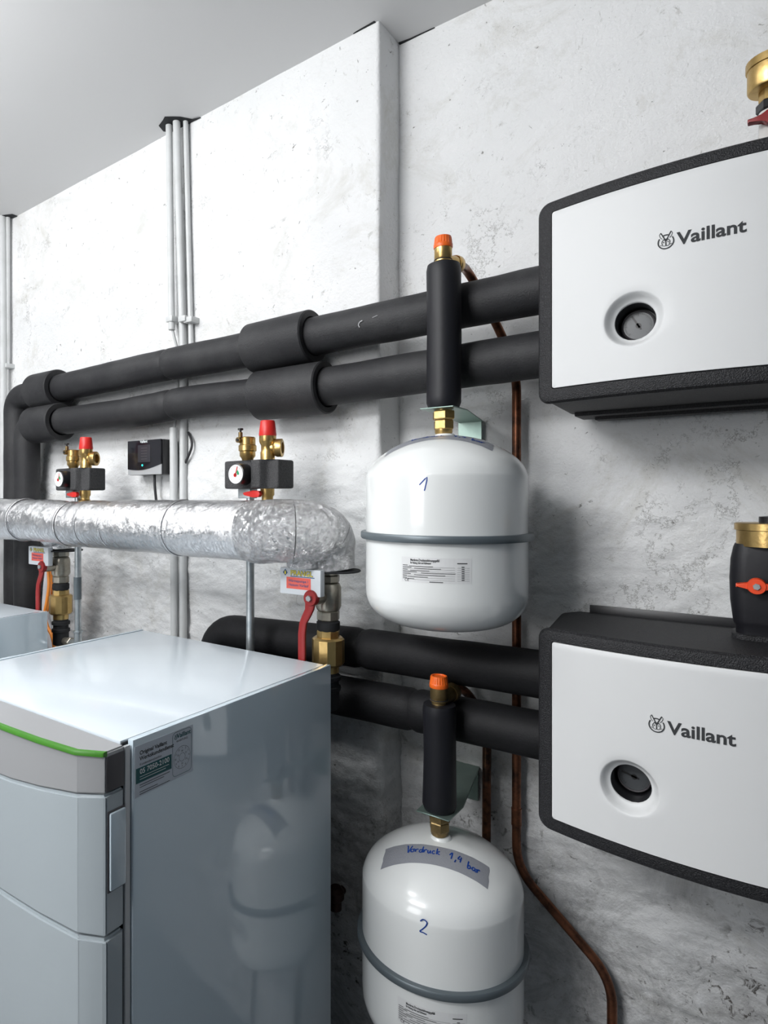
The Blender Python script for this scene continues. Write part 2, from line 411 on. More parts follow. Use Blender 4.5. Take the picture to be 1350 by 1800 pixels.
c2 = [(x, YR, 0, -1) for x in steps(XC - 0.01, 0.35, 0.0055) + steps(0.35, 1.31, 0.06)]
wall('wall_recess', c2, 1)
def slab(name, x0, x1, y0, y1, z0, z1, m):
    o = MB().box(x0, x1, y0, y1, z0, z1).link(name, m, ang=None); o['kind'] = 'structure'; return o
fl = slab('floor', -3.5, 1.4, -2.4, 1.5, FL - 0.06, FL - 0.008, 'dark_gap')
for i in range(14):
    for j in range(10):
        x0 = -3.45 + i * 0.345; y0 = -2.35 + j * 0.385
        MB().box(x0, x0 + 0.341, y0, y0 + 0.381, FL - 0.02, FL + random.uniform(-0.0005, 0.0005), 0.0015, 1).link('tile', 'floor_tile', fl)
slab('wall_left', -3.46, -3.4, -2.4, 1.5, FL, 1.2, 'room_paint')
slab('wall_right', 1.3, 1.36, -2.4, 1.5, FL, 1.2, 'blue_paint')
slab('wall_front', -3.4, 1.3, -2.42, -2.36, FL, 1.2, 'grey_paint')
m = MB()
hx = [-3.46, XC, 1.36]
m.grid(3, 2, lambda i, j: (hx[i], (-2.42, 1.46)[j], ceil_z(hx[i])))
m.grid(3, 2, lambda i, j: (hx[i], (1.46, -2.42)[j], ceil_z(hx[i]) + 0.03))
cl = m.link('ceiling', 'ceiling_paint', ang=None); cl['kind'] = 'structure'
# ragged broken openings where conduits go up through the ceiling board, and the joint crack at the corner
def opening(c, pts):
    m = MB(); z = ceil_z(c[0])
    m.prism([(c[0] + x, c[1] + y) for x, y in pts], z - 0.0015, z + 0.001)
    m.link('opening', 'dark_gap', cl, ang=None)
opening((-1.375, 1.27), [(-0.045, 0.012), (-0.034, -0.016), (-0.005, -0.026), (0.012, -0.034), (0.03, -0.02), (0.046, -0.006), (0.064, 0.022), (0.09, 0.03), (0.03, 0.03), (-0.03, 0.03)])
opening((-2.29, 1.27), [(-0.05, 0.02), (-0.03, -0.022), (0.01, -0.01), (0.05, 0.01), (0.05, 0.03)])
m = MB()
m.prism([(XC - 0.06, YW - 0.0030), (XC - 0.01, YW - 0.0045), (XC - 0.008, YW + 0.004), (XC - 0.10, YW + 0.004)], CEIL - 0.002, CEIL + 0.001)
m.prism([(XC + 0.002, YR - 0.007), (XC + 0.03, YR - 0.0035), (XC + 0.09, YR - 0.002), (XC + 0.11, YR + 0.01), (XC, YR + 0.01)], CEIL - 0.002, CEIL + 0.001)
m.link('joint_crack', 'dark_gap', cl, ang=None)

# ------------------------------------------------------------------ black insulated pipes
YP, RP = 1.233, 0.0437
def foam_tube(pts, r, parent, name='insulation', m='foam_dusty', seg=36, amp=0.0012, label=None):
    P = dense(pts, 0.012)
    wob = lambda p, d: amp * (noise.noise(p * 9) + 0.5 * noise.noise(p * 23))
    return MB().tube(P, r, seg, True, wob).link(name, m, parent, label=label)
def sleeve(x0, x1, y, z0, z1, ro, ri, parent, slope=0.0):
    a = Vector((x0, y, z0)); b = Vector((x1, y, z1)); L = (b - a).length
    pr = [(ri, 0.0), (ro - 0.003, 0.0), (ro, 0.003), (ro, L * .5), (ro, L - 0.003), (ro - 0.003, L), (ri, L), (ri - 0.0005, L - 0.01), (ri - 0.0005, 0.01), (ri, 0)]
    return MB().lathe(pr, a, b - a, 56).link('sleeve', 'foam_dusty', parent)
def run_label(s): return s
def run_pipe(name_label, pts, rad, joints, sleeves, dark=False):
    t = thing('insulated_pipe', name_label, 'pipe', (pts[0][0], pts[0][1], FL), 'black foam insulated pipes along the wall')
    P = rounded(pts, rad, 10)
    # split the run into separate foam lengths at the joints (x positions)
    segs = [[]]
    D = dense(P, 0.012); js = sorted(joints)
    for p in D:
        segs[-1].append(p)
        if js and p.x > js[0] and p.z > -1.0 and len(segs[-1]) > 3:
            js.pop(0); q = p.copy(); segs.append([q])
    for i, sg in enumerate(segs):
        if len(sg) < 2: continue
        wob = lambda p, d: 0.0013 * (noise.noise(p * 9) + 0.5 * noise.noise(p * 23))
        n = len(sg)
        def rr(t, n=n): 
            e = min(t, 1 - t) * n * 0.012
            return RP - (0.004 if e < 0.003 else 0)
        MB().tube(sg, rr, 40, True, wob).link('foam_length', 'foam' if dark or sg[0].x > -0.95 and sg[0].z > 0 else 'foam_dusty', t)
    for s in sleeves: sleeve(*s, t)
    return t
A = [(-2.14, 1.240, FL + 0.01), (-2.14, 1.240, 0.352), (-1.9, YP, 0.357), (-1.4, YP, 0.370), (-1.0, YP, 0.372), (-0.75, YP, 0.376), (-0.30, YP, 0.384)]
Bp = [(-2.045, 1.222, FL + 0.01), (-2.045, 1.222, 0.247), (-1.9, 1.23, 0.248), (-1.5, YP, 0.248), (-1.27, YP, 0.259), (-1.1, YP, 0.2535), (-0.85, YP, 0.2525), (-0.30, YP, 0.265)]
xs = lambda px, Y=YP: at(px, 0, Y).x
PIPE_A = run_pipe('topmost black insulated pipe running to the upper white pump unit', A, 0.06, [-2.02, xs(293), xs(444)],
         [(xs(68), xs(108), 1.229, 0.355, 0.356, 0.062, 0.044), (xs(446), xs(552), 1.232, 0.371, 0.375, 0.0615, 0.046)])
run_pipe('second black insulated pipe from the top, with a bulge above the wall controller', Bp, 0.055, [-1.93, xs(300), xs(460)],
         [(xs(66), xs(113), 1.222, 0.243, 0.2445, 0.0615, 0.044), (xs(460), xs(572, 1.22), 1.226, 0.2495, 0.2505, 0.0605, 0.046)])
m = MB()
C = [(-1.165, YP, FL + 0.01), (-1.165, YP, -0.350), (-0.95, YP, -0.345), (-0.75, YP, -0.336), (-0.30, YP, -0.329)]
run_pipe('black insulated pipe curving up behind the white boiler to the lower pump unit', C, 0.085, [-0.72], [], True)
D = [(-1.066, YP, FL + 0.01), (-1.066, YP, -0.459), (-0.95, YP, -0.454), (-0.75, YP, -0.449), (-0.30, YP, -0.4425)]
run_pipe('lowest horizontal black insulated pipe, passing behind the orange-capped valve', D, 0.085, [-0.60], [], True)

# pale scuffs on the foam
def scuff(px, py, pts, zc, wd, parent):
    x0 = at(px, py, YP - RP).x
    def fn(u, v):
        h = max(-1, min(1, (v - zc) / (RP + .0012))); return (x0 + u, YP - (RP + .0012) * math.sqrt(1 - h * h) - .0004, v)
    q = [(p.x, p.y) for p in spline([(a, zc + b, 0) for a, b in pts], 5)]
    MB().stroke(q, wd, fn).link('scuff_mark', 'scuff', parent, ang=None)
scuff(636, 592, [(-.006, -.014), (-.008, -.008), (-.004, -.003), (.002, -.001)], .377, .0022, PIPE_A)
scuff(655, 590, [(.0, .001), (.012, .004)], .377, .0010, PIPE_A)
# ------------------------------------------------------------------ plastic conduits
def conduit(label, pts, r, clips=(), m='pvc', group='grey plastic conduits on the wall'):
    t = thing('conduit', label, 'conduit', pts[0], group)
    MB().tube(dense([Vector(p) for p in pts], 0.05), r, 20, True).link('tube', m, t)
    for p, w in clips:
        k = MB(); k.box(p[0] - w, p[0] + w, p[1] - 0.016, p[1] + 0.02, p[2] - 0.008, p[2] + 0.008, 0.002)
        k.link('clip', 'pvc', t)
    return t
YC = 1.272
def cz(px, y0, y1, Y, px1=None):
    a = at(px, y0, Y); b = at(px1 if px1 is not None else px, y1, Y); return a, b
a, b = cz(297, 218, 580, YC, 302); a.z = ceil_z(a.x) + .02
conduit('grey conduit ending open above the topmost black pipe', [a, b], 0.0098, [((b.x, YC + .004, b.z + 0.03), 0.013)])
conduit('wide grey conduit passing down behind the black pipes', [Vector((at(310, 210, YC).x, YC, ceil_z(-1.37) + .02)), at(322, 610, 1.2885), at(322, 760, 1.2885), at(322, 1117, 1.272), Vector((at(324, 0, 1.272).x, 1.272, FL + .02))], 0.0108,
        [((at(326, 562, 1.28).x, 1.28, at(326, 562, 1.28).z), 0.014)])
conduit('thin grey conduit nearest the corner, behind the wide one', [Vector((at(326, 210, 1.287).x, 1.287, ceil_z(-1.34) + .02)), at(336, 600, 1.2895), at(337, 660, 1.2905)], 0.0072, [((at(334, 564, 1.285).x + .006, 1.285, at(334, 564, 1.285).z), 0.016)])
conduit('grey conduit starting below the second black pipe beside the controller', [at(305, 752, 1.268), at(307, 1117, 1.268), Vector((at(307, 0, 1.268).x, 1.268, FL + .02))], 0.0115)
conduit('thick grey conduit at the left edge of the picture', [Vector((at(4, 0, 1.268).x, 1.268, ceil_z(-2.3) + .02)), at(6, 660, 1.268), Vector((at(7, 0, 1.268).x, 1.268, FL + .02))], 0.0125)
conduit('thin grey conduit beside the thick one at the left edge', [Vector((at(14, 0, 1.284).x, 1.284, ceil_z(-2.27) + .02)), at(14, 644, 1.284)], 0.008, [((at(14, 644, 1.284).x, 1.283, at(14, 644, 1.284).z), 0.02)])
tag(MB().tube(spline([at(303, 578, YC + .004), at(306, 592, YC + .006), at(311, 612, 1.287), at(313, 640, 1.292), at(312, 700, 1.292), at(306, 756, 1.272)]), 0.0042, 10).link('cable', 'pvc', loc=at(303, 578, YC)),
    'thin grey cable leaving the open end of a conduit above the black pipes', 'cable')
tag(MB().tube(spline([at(331, 760, 1.292), at(336, 772, 1.288), at(337, 785, 1.286), at(332, 800, 1.286), at(325, 815, 1.286)]), 0.0036, 10).link('cable', 'cable_black', loc=at(331, 760, 1.292)),
    'short black cable end hooked out beside the conduits, right of the controller', 'cable')

# ------------------------------------------------------------------ wall controller
def controller():
    p0 = at(225, 776, 1.235); x0 = p0.x; x1 = at(283, 768, 1.235).x; z1 = p0.z; z0 = at(225, 835, 1.235).z
    t = thing('control_unit', 'black wall controller with silver lower edge and small screen', 'controller', ((x0 + x1) / 2, 1.287, z0))
    MB().box(x0, x1 + 0.004, 1.24, 1.292, z0 - 0.0005, z1, 0.002).link('housing', 'dark_plastic', t)
    w = x1 - x0; h = z1 - z0
    def edge(u): return 0.16 - 0.045 * math.sin(math.pi * (u * 1.25 - 0.05)) + 0.10 * u * u
    n = 20
    m = MB(); top = [(x0 + w * k / n, z0 + h * edge(k / n)) for k in range(n + 1)]
    m.prism([(x0, z0)] + [(x1, z0)] + top[::-1], 1.2355, 1.2395, fn=lambda a, b, c: (a, c, b)); m.link('silver_strip', 'silver_trim', t, label='silver wave shaped strip')
    m = MB(); m.prism(top + [(x1, z1), (x0, z1)], 1.234, 1.2395, fn=lambda a, b, c: (a, c, b)); fp = m.link('front_panel', 'glossy_black', t)
    fy = 1.2335
    fn = lambda u, v: (x0 + w * u, fy, z0 + h * v)
    MB().poly([fn(.32, .36), fn(.70, .36), fn(.70, .86), fn(.32, .86)]).link('screen', 'screen', fp, ang=None)
    m = MB()
    for k in range(5): m.stroke([(.42, .45 + .08 * k), (.60, .45 + .08 * k)], .012, lambda u, v: (x0 + w * u, fy - .0003, z0 + h * v))
    m.link('screen_lines', 'cap_grey', fp, ang=None)
    MB().lathe([(0, 0), (0.003, 0), (0.003, 0.001), (0, 0.001)], (x0 + w * .46, fy - 0.001, z0 + h * .27), (0, 1, 0), 16).link('indicator_light', 'led', fp)
    MB().text('Vaillant', 0.011, lambda u, v: (x0 + w * .5 + u, fy - .0003, z0 + h * .925 + v), off=0.0002).link('lettering', 'white_ink', fp, ang=None)
    c = MB().tube(spline([(x0 + w * .60, 1.262, z0 + 0.01), (x0 + w * .605, 1.262, z0 - 0.03), (x0 + w * .63, 1.265, z0 - 0.08), (x0 + w * .66, 1.27, z0 - 0.14)]), 0.004, 10).link('cable', 'cable_black', loc=(x0 + w * .6, 1.262, z0))
    tag(c, 'black cable hanging from the underside of the wall controller', 'cable')
controller()

# ------------------------------------------------------------------ foil-wrapped pipe
def foil_pipe():
    t = thing('foil_pipe', 'silver foil wrapped pipe crossing in front of the wall', 'pipe', (-1.6, 1.03, -0.14))
    YF = 1.03
    def zc(x): return -0.0715 + (0.004 if x > -1.45 else 0.008 * sst(-1.45, -1.6, x)) - 0.004
    def wob(amp, fr=1.0):
        def f(p, d):
            q = p * 26 * fr
            return amp * (noise.ridged_multi_fractal(q, 0.9, 2.2, 4, 1.0, 2.0) - 1.1) * 0.5 + amp * 0.8 * noise.noise(p * 9)
        return f
    # straight jackets, one wrapped length after another
    cuts = [-2.75, at(2, 0, YF).x, at(47, 0, YF).x, at(130, 0, YF).x, at(167, 0, YF).x, at(211, 0, YF).x, at(322, 0, YF).x, at(443, 0, YF).x]
    rad = [.0605, .061, .0595, .0600, .0615, .0635, .0640]
    for i, (a, b) in enumerate(zip(cuts, cuts[1:])):
        n = max(4, int((b - a) / 0.005))
        P = [(a + (b - a) * k / n, YF, zc(a + (b - a) * k / n)) for k in range(n + 1)]
        r0 = rad[i]
        MB().tube(P, r0, 96, True, wob(0.0016)).link('foil_wrap', 'foil', t)
        # lap of the foil: a narrow proud ring, slightly skewed
        def lap(k, j, b=b, r0=r0):
            a_ = k * 2 * math.pi / 64; rr = (r0 + 0.0005, r0 + 0.0022, r0 + 0.0020, r0 + 0.0003)[j]
            return (b + (-0.010, -0.007, 0.0, 0.0015)[j] + 0.006 * math.sin(a_ + 1), YF + rr * math.cos(a_), zc(b) + rr * math.sin(a_))
        if i < 6:
            MB().grid(64, 4, lap, True).link('foil_seam', 'foil', t)
            def edge(k, j, b=b, r0=r0):
                a_ = k * 2 * math.pi / 64; rr = r0 + (0.0004, 0.0014, 0.0004)[j]
                return (b + (0.0012, 0.0018, 0.0026)[j] + 0.006 * math.sin(a_ + 1), YF + rr * math.cos(a_), zc(b) + rr * math.sin(a_))
            MB().grid(64, 3, edge, True).link('foil_edge', 'foil_edge', t)
    x0 = cuts[-1]
    mid = [(x0, YF, zc(x0)), (x0 + 0.03, YF, -0.072), (-0.825, 1.034, -0.071), (-0.790, 1.052, -0.071), (-0.760, 1.084, -0.073), (-0.746, 1.112, -0.082)]
    down = [(-0.746, 1.112, -0.082), (-0.740, 1.130, -0.100), (-0.738, 1.136, -0.125), (-0.736, 1.138, -0.152)]
    P = spline(mid + down[1:], 14)
    n = len(P); cut1 = int(n * 0.40); cut2 = int(n * 0.68)
    def rr(i): 
        s = i / (n - 1); return 0.0645 if s < 0.55 else 0.0645 - 0.016 * sst(0.55, 0.95, s)
    for a, b, am in ((0, cut1 + 1, 0.0045), (cut1, cut2 + 1, 0.003), (cut2, n, 0.003)):
        seg = dense(P[a:b], 0.0035)
        rl = [rr(a + (b - 1 - a) * k / (len(seg) - 1)) for k in range(len(seg))]
        MB().tube(seg, rl, 120, True, wob(am, 1.6)).link('foil_bend', 'foil_crumpled', t)
    MB().lathe([(0.002, 0), (0.050, 0.0), (0.052, 0.002), (0.050, 0.004), (0.002, 0.004)], (-0.730, 1.143, -0.158), (0.10, 0.0, 1), 40).link('gasket', 'dark_gap', t)
    # crumpled collar over the neck of the valve below
    P = dense([(-0.772, 1.082, -0.105), (-0.772, 1.082, -0.147)], 0.003)
    MB().tube(P, 0.034, 90, True, wob(0.005, 2.2)).link('foil_collar', 'foil_crumpled', t)
    # second drop, at the far boiler
    P = dense([(-1.716, 1.10, -0.10), (-1.716, 1.128, -0.135), (-1.716, 1.128, -0.156)], 0.003)
    MB().tube(P, 0.042, 90, True, wob(0.004, 2.0)).link('foil_bend', 'foil', t)
    MB().lathe([(0.002, 0), (0.052, 0.0), (0.053, 0.002), (0.052, 0.004), (0.002, 0.004)], (-1.70, 1.14, -0.164), (0, 0, 1), 40).link('gasket', 'dark_gap', t)
foil_pipe()

# ------------------------------------------------------------------ boiler shut-off valves with name plates
def hexring(mb, c, r, z0, z1, ax=(0, 0, 1), n=6):
    mb.lathe([(0, z0), (r * .93, z0), (r, z0 + 0.002), (r, z1 - 0.002), (r * .93, z1), (0, z1)], c, ax, n)
def valve(x, y, label, dx_plate, plate_text):
    t = thing('shutoff_valve', label, 'valve', (x, y, -0.62), 'shut-off valves on the boiler connections')
    c = (x, y, 0)
    m = MB(); m.lathe([(0, -.160), (.019, -.160), (.019, -.182), (.024, -.184), (.0275, -.192), (.0275, -.232), (.024, -.240), (.019, -.243), (0, -.243)], c, seg=36)
    hexring(m, c, .0245, -.182, -.166, n=8); hexring(m, c, .0245, -.262, -.242, n=8)
    m.lathe([(0, 0), (.012, 0), (.012, .05), (0, .05)], (x, y - 0.058, -.212), (0, 1, 0), 20)
    vb = m.link('valve_body', 'nickel', t, 30)
    m = MB(); m.lathe([(0, -.262), (.020, -.262), (.025, -.266), (.025, -.280), (.021, -.286), (0, -.286)], c, seg=30); m.link('black_union', 'dark_gap', t)
    m = MB(); hexring(m, c, .0245, -.300, -.283, n=8); m.lathe([(0, -.298), (.030, -.298), (.0345, -.302), (.0345, -.352), (.030, -.357), (0, -.357)], c, seg=12)
    m.lathe([(0, -.355), (.023, -.355), (.023, -.372), (0, -.372)], c, seg=24); m.link('check_valve', 'brass', t, 25)
    m = MB()
    m.lathe([(0, -.370), (.022, -.370), (.022, -.378), (.027, -.380), (.027, -.388), (.0225, -.390), (.0225, -.400), (.027, -.402), (.027, -.410), (.0235, -.413), (.0235, -.448), (.017, -.452), (0, -.452)], c, seg=30)
    m.link('connection_pipe', 'dark_gap', t)
    # red lever: hub, crank and long flat grip
    hy = y - 0.062
    P = [(x - 0.002, -.212), (x - 0.005, -.232), (x - 0.021, -.262), (x - 0.024, -.285), (x - 0.024, -.40)]
    P2 = dense([(a, hy, b) for a, b in P], 0.012)
    m = MB(); wds = [.0075] * len(P2)
    rows = []
    n = len(P2)
    for i, p in enumerate(P2):
        wd = 0.0125 if i < 1 else (0.010 if i < 3 else 0.0085)
        rows.append([m.bm.verts.new((p.x + sx * wd, p.y + sy * 0.004, p.z)) for sx, sy in ((-1, -.6), (-.7, -1), (.7, -1), (1, -.6), (1, .6), (.7, 1), (-.7, 1), (-1, .6))])
    m._skin(rows, 8); m.bm.faces.new(rows[0]); m.bm.faces.new(rows[-1][::-1])
    m.lathe([(0, -.006), (.015, -.006), (.0165, -.003), (.0165, .006), (0, .006)], (x - 0.001, hy, -.208), (0, 1, 0), 28)
    lv = m.link('lever', 'red_lever', t, label='dark red lever handle')
    m = MB(); hexring(m, (x - 0.001, hy - 0.006, -.208), .0065, -.006, 0, (0, 1, 0)); m.link('nut', 'galvanised', lv, 25)
    # name plate on a flat box
    px0, px1, pz0, pz1 = x + dx_plate, x + dx_plate + 0.104, -.205, -.150
    py = y - 0.062
    pl = MB().box(px0, px1, py, py + 0.016, pz0, pz1, 0.0025).link('name_plate', 'label_white', t, label='white name plate')
    fy = py - 0.0004
    fn = lambda u, v: (px0 + u * 0.104, fy, pz0 + v * 0.055)
    g = lambda u, v: (px0 + 0.040 + u + 0.012, fy, pz0 + 0.042 + v)
    MB().poly([fn(.17, .22), fn(.77, .22), fn(.77, .66), fn(.17, .66)]).link('red_sticker', 'label_red', pl, ang=None)
    m = MB(); fz = lambda u, v: (px0 + 0.104 * .47 + u, fy - .0003, pz0 + v)
    m.text(plate_text, 0.0078, fz, v0=0.0265, off=.0001); m.text('Heizung Vorlauf', 0.0078, fz, v0=0.0180, off=.0001)
    m.link('sticker_text', 'deep_blue', pl, ang=None)
    m = MB(); m.poly([fn(.14, .70), fn(.20, .82), fn(.14, .96), fn(.08, .82)]); fz2 = lambda u, v: (px0 + 0.104 * .545 + u * 1.0, fy - .0002, pz0 + 0.0405 + v)
    m.text('PRANGL', 0.0150, fz2, off=0.0009)
    m.stroke([(.27, .69), (.86, .69)], .03, fn); m.link('logo_ground', 'deep_blue', pl, ang=None)
    m = MB(); fz3 = lambda u, v: (px0 + 0.104 * .545 + u * 1.0, fy - .0005, pz0 + 0.0405 + v)
    m.text('PRANGL', 0.0150, fz3, off=0.0002)
    f4 = lambda u, v: (px0 + u * 0.104, fy - .0004, pz0 + v * 0.055)
    m.poly([f4(.155, .75), f4(.165, .83), f4(.14, .91), f4(.118, .83), f4(.125, .75)]); m.link('logo_lettering', 'yellow_ink', pl, ang=None)
    return t
xv = at(577, 0, 1.14).x
valve(xv, 1.14, 'shut-off valve with red lever and name plate right behind the white boiler corner', -0.062 + (-0.02), 'Wärmepumpe 1')
xv2 = at(107, 0, 1.14).x
valve(xv2, 1.14, 'shut-off valve with red lever beside the orange cables at the far left', -0.075, 'Wärmepumpe 2')

# ------------------------------------------------------------------ safety groups on galvanised pipes
def safety_group(x, label):
    y = 1.125
    t = thing('safety_group', label, 'safety valve', (x, y, 0.018), 'safety groups above the foil wrapped pipe')
    poly = [(-.079, .036), (-.079, -.026), (.006, -.026), (.014, -.040), (.040, -.042), (.050, -.022), (.079, -.022), (.079, .036)]
    MB().prism([(x + a, y + b) for a, b in poly], 0.018, 0.082, 0.006, seg=3).link('insulation_block', 'epp_grey', t)
    gx = x - .014; g0 = y - 0.058
    g = MB().lathe([(0, 0.001), (.0205, 0.001), (.0215, 0), (.0235, 0.001), (.0240, 0.004), (.0240, 0.038), (0, 0.038)], (gx, g0, .050), (0, 1, 0), 48).link('pressure_gauge', 'dark_plastic', t)
    MB().lathe([(0, 0.0), (.0212, 0.0)], (gx, g0 - 0.0002, .050), (0, 1, 0), 40).link('dial', 'dial_white', g, ang=None)
    fn = lambda u, v: (gx + u, g0 - 0.0008, .050 + v)
    m = MB()
    for k in range(25):
        a = R(225 - k * 270 / 24); l = .0030 if k % 4 == 0 else .0018
        m.stroke([(math.cos(a) * .0190, math.sin(a) * .0190), (math.cos(a) * (.0190 - l), math.sin(a) * (.0190 - l))], .0005, fn)
    m.link('scale_marks', 'black_ink', g, ang=None)
    m = MB(); m.stroke([(math.cos(R(a)) * .0075 + .0, math.sin(R(a)) * .0075) for a in range(-10, 61, 10)], .006, fn); m.link('green_range', 'dial_green', g, ang=None)
    fn2 = lambda u, v: (gx + u, g0 - 0.0012, .050 + v)
    m = MB(); m.stroke([(-.001, -.004), (.0055, .0165)], .0022, fn2); m.stroke([(math.cos(R(a)) * .0022 - .001, math.sin(R(a)) * .0022 - .002) for a in range(0, 360, 30)], .0044, fn2, True)
    m.link('needle', 'red', g, ang=None)
    # automatic air vent
    vx, vy = x - .032, y + 0.004
    v = MB().lathe([(0, .080), (.012, .080), (.014, .088), (.0185, .094), (.0185, .104), (.0210, .106), (.0210, .118), (.0185, .120), (.0185, .136), (.016, .138), (0, .138)], (vx, vy, 0), seg=36).link('air_vent', 'brass', t)
    MB().lathe([(0, 0), (.0065, 0), (.0065, .02), (0, .02)], (vx - .008, vy - .026, .130), (0, 1, 0), 16).lathe([(0, 0), (.005, 0), (.005, .012), (0, .012)], (vx - .006, vy - .018, .136), seg=14).link('vent_port', 'brass_dark', v)
    MB().lathe([(0, 0), (.0035, 0), (.0035, .0015), (0, .0015)], (vx - .008, vy - .0275, .130), (0, 1, 0), 14).lathe([(0, 0), (.0025, 0), (.0025, .005), (.0065, .006), (.0065, .010), (0, .010)], (vx - .006, vy - .018, .147), seg=14).link('vent_cap', 'needle_black', v)
    # safety valve with red cap and side outlet
    sx, sy = x + .026, y + 0.006
    m = MB(); m.lathe([(0, .078), (.0165, .078), (.0165, .100), (.0150, .103), (.0150, .116), (.0185, .122), (.0195, .126), (.0195, .138), (0, .138)], (sx, sy, 0), seg=32)
    m.lathe([(0, 0), (.012, 0), (.013, .014), (.0185, .018), (.0205, .022), (.0205, .034), (.0185, .035), (.0130, .035), (.012, .024), (0, .024)], (sx, sy, .110), (0.80, .35, 0), 28)
    s_ = m.link('safety_valve', 'brass', t)
    MB().lathe([(0, .137), (.0195, .137), (.0200, .140), (.0190, .150), (.0165, .170), (.0150, .172), (0, .172)], (sx, sy, 0), seg=28).link('cap', 'red', s_, label='red plastic cap')
    # underside: steel block, drain cock with red wing
    MB().box(x - .048, x - .012, y - .012, y + .016, -.004, .020, .002).link('mounting_block', 'galvanised', t)
    m = MB(); m.lathe([(0, -.02), (.018, -.02), (.018, -.012), (.013, -.008), (.013, .0), (.016, .004), (.016, .020), (0, .020)], (x + .030, y, 0), seg=24); m.link('drain_cock', 'brass', t)
    m = MB(); m.prism([(-.034, .004), (-.030, -.001), (-.004, -.006), (.012, -.005), (.016, .002), (.012, .009), (-.004, .010), (-.028, .006)], y - .030, y - .020, 0.0015, fn=lambda a, b, c: (x + .016 + a, c, .004 + b)); m.link('drain_handle', 'red', t)
    return t
safety_group(at(140, 0, 1.125).x - 0.004, 'safety group with gauge and red-capped valve between the black pipes and the controller')
safety_group(at(452, 0, 1.125).x, 'safety group with gauge and red-capped valve below the large black sleeves')
def galv(px, label, elbow):
    x = at(px, 0, 1.125).x
    t = thing('steel_pipe', label, 'pipe', (x, 1.125, -.6), 'thin galvanised pipes behind the foil wrapped pipe')
    if elbow:
        MB().tube([(x, 1.125, -.003), (x, 1.125, -.40)], 0.0095, 20).link('tube', 'galvanised', t)
        MB().tube([(x - .0007, 1.1245, -.235), (x - .0007, 1.1245, -.30)], 0.0112, 20).link('collar', 'band', t, label='dark worn coating')
        m = MB(); m.tube(rounded([(x, 1.125, -.392), (x, 1.125, -.432), (x - .045, 1.133, -.436)], .02), .0115, 20)
        m.lathe([(.0115, 0), (.0145, .001), (.0145, .006), (.0115, .007)], (x, 1.125, -.398), seg=20); m.link('elbow', 'galvanised', t)
        m = MB(); hexring(m, (x - .042, 1.133, -.436), .0165, 0, .018, (-1, .1, 0)); m.tube([(x - .04, 1.133, -.436), (x - .085, 1.138, -.436)], .011, 16); m.link('union_nut', 'nickel', t, 25)
    else:
        MB().tube([(x, 1.125, -.003), (x, 1.125, -.62)], 0.0095, 20).link('tube', 'galvanised', t)
galv(137, 'thin galvanised pipe with a bottom elbow, left of the bare white wall', True)
galv(440, 'thin galvanised pipe running straight down behind the boiler top edge', False)

# loose cables behind the far valve
def cab(label, pts, r, m): tag(MB().tube(spline(pts), r, 12).link('cable', m, loc=pts[0]), label, 'cable')
cab('outer orange cable looping behind the red lever at far left', [at(89, 1000, 1.19), at(90, 1020, 1.19), at(92, 1045, 1.19), at(84, 1070, 1.19), at(70, 1090, 1.19), at(60, 1130, 1.19)], .0060, 'cable_orange')
cab('inner orange cable running close beside the brass valve at far left', [at(85, 1000, 1.17), at(86, 1030, 1.17), at(82, 1060, 1.17), at(79, 1078, 1.17), at(83, 1100, 1.17), at(92, 1120, 1.17), at(97, 1150, 1.17)], .0055, 'cable_orange')
cab('pale grey hose hanging behind the orange cables', [at(86, 1000, 1.215), at(82, 1040, 1.215), at(81, 1080, 1.215), at(88, 1120, 1.215), at(92, 1150, 1.215)], .013, 'cable_white')

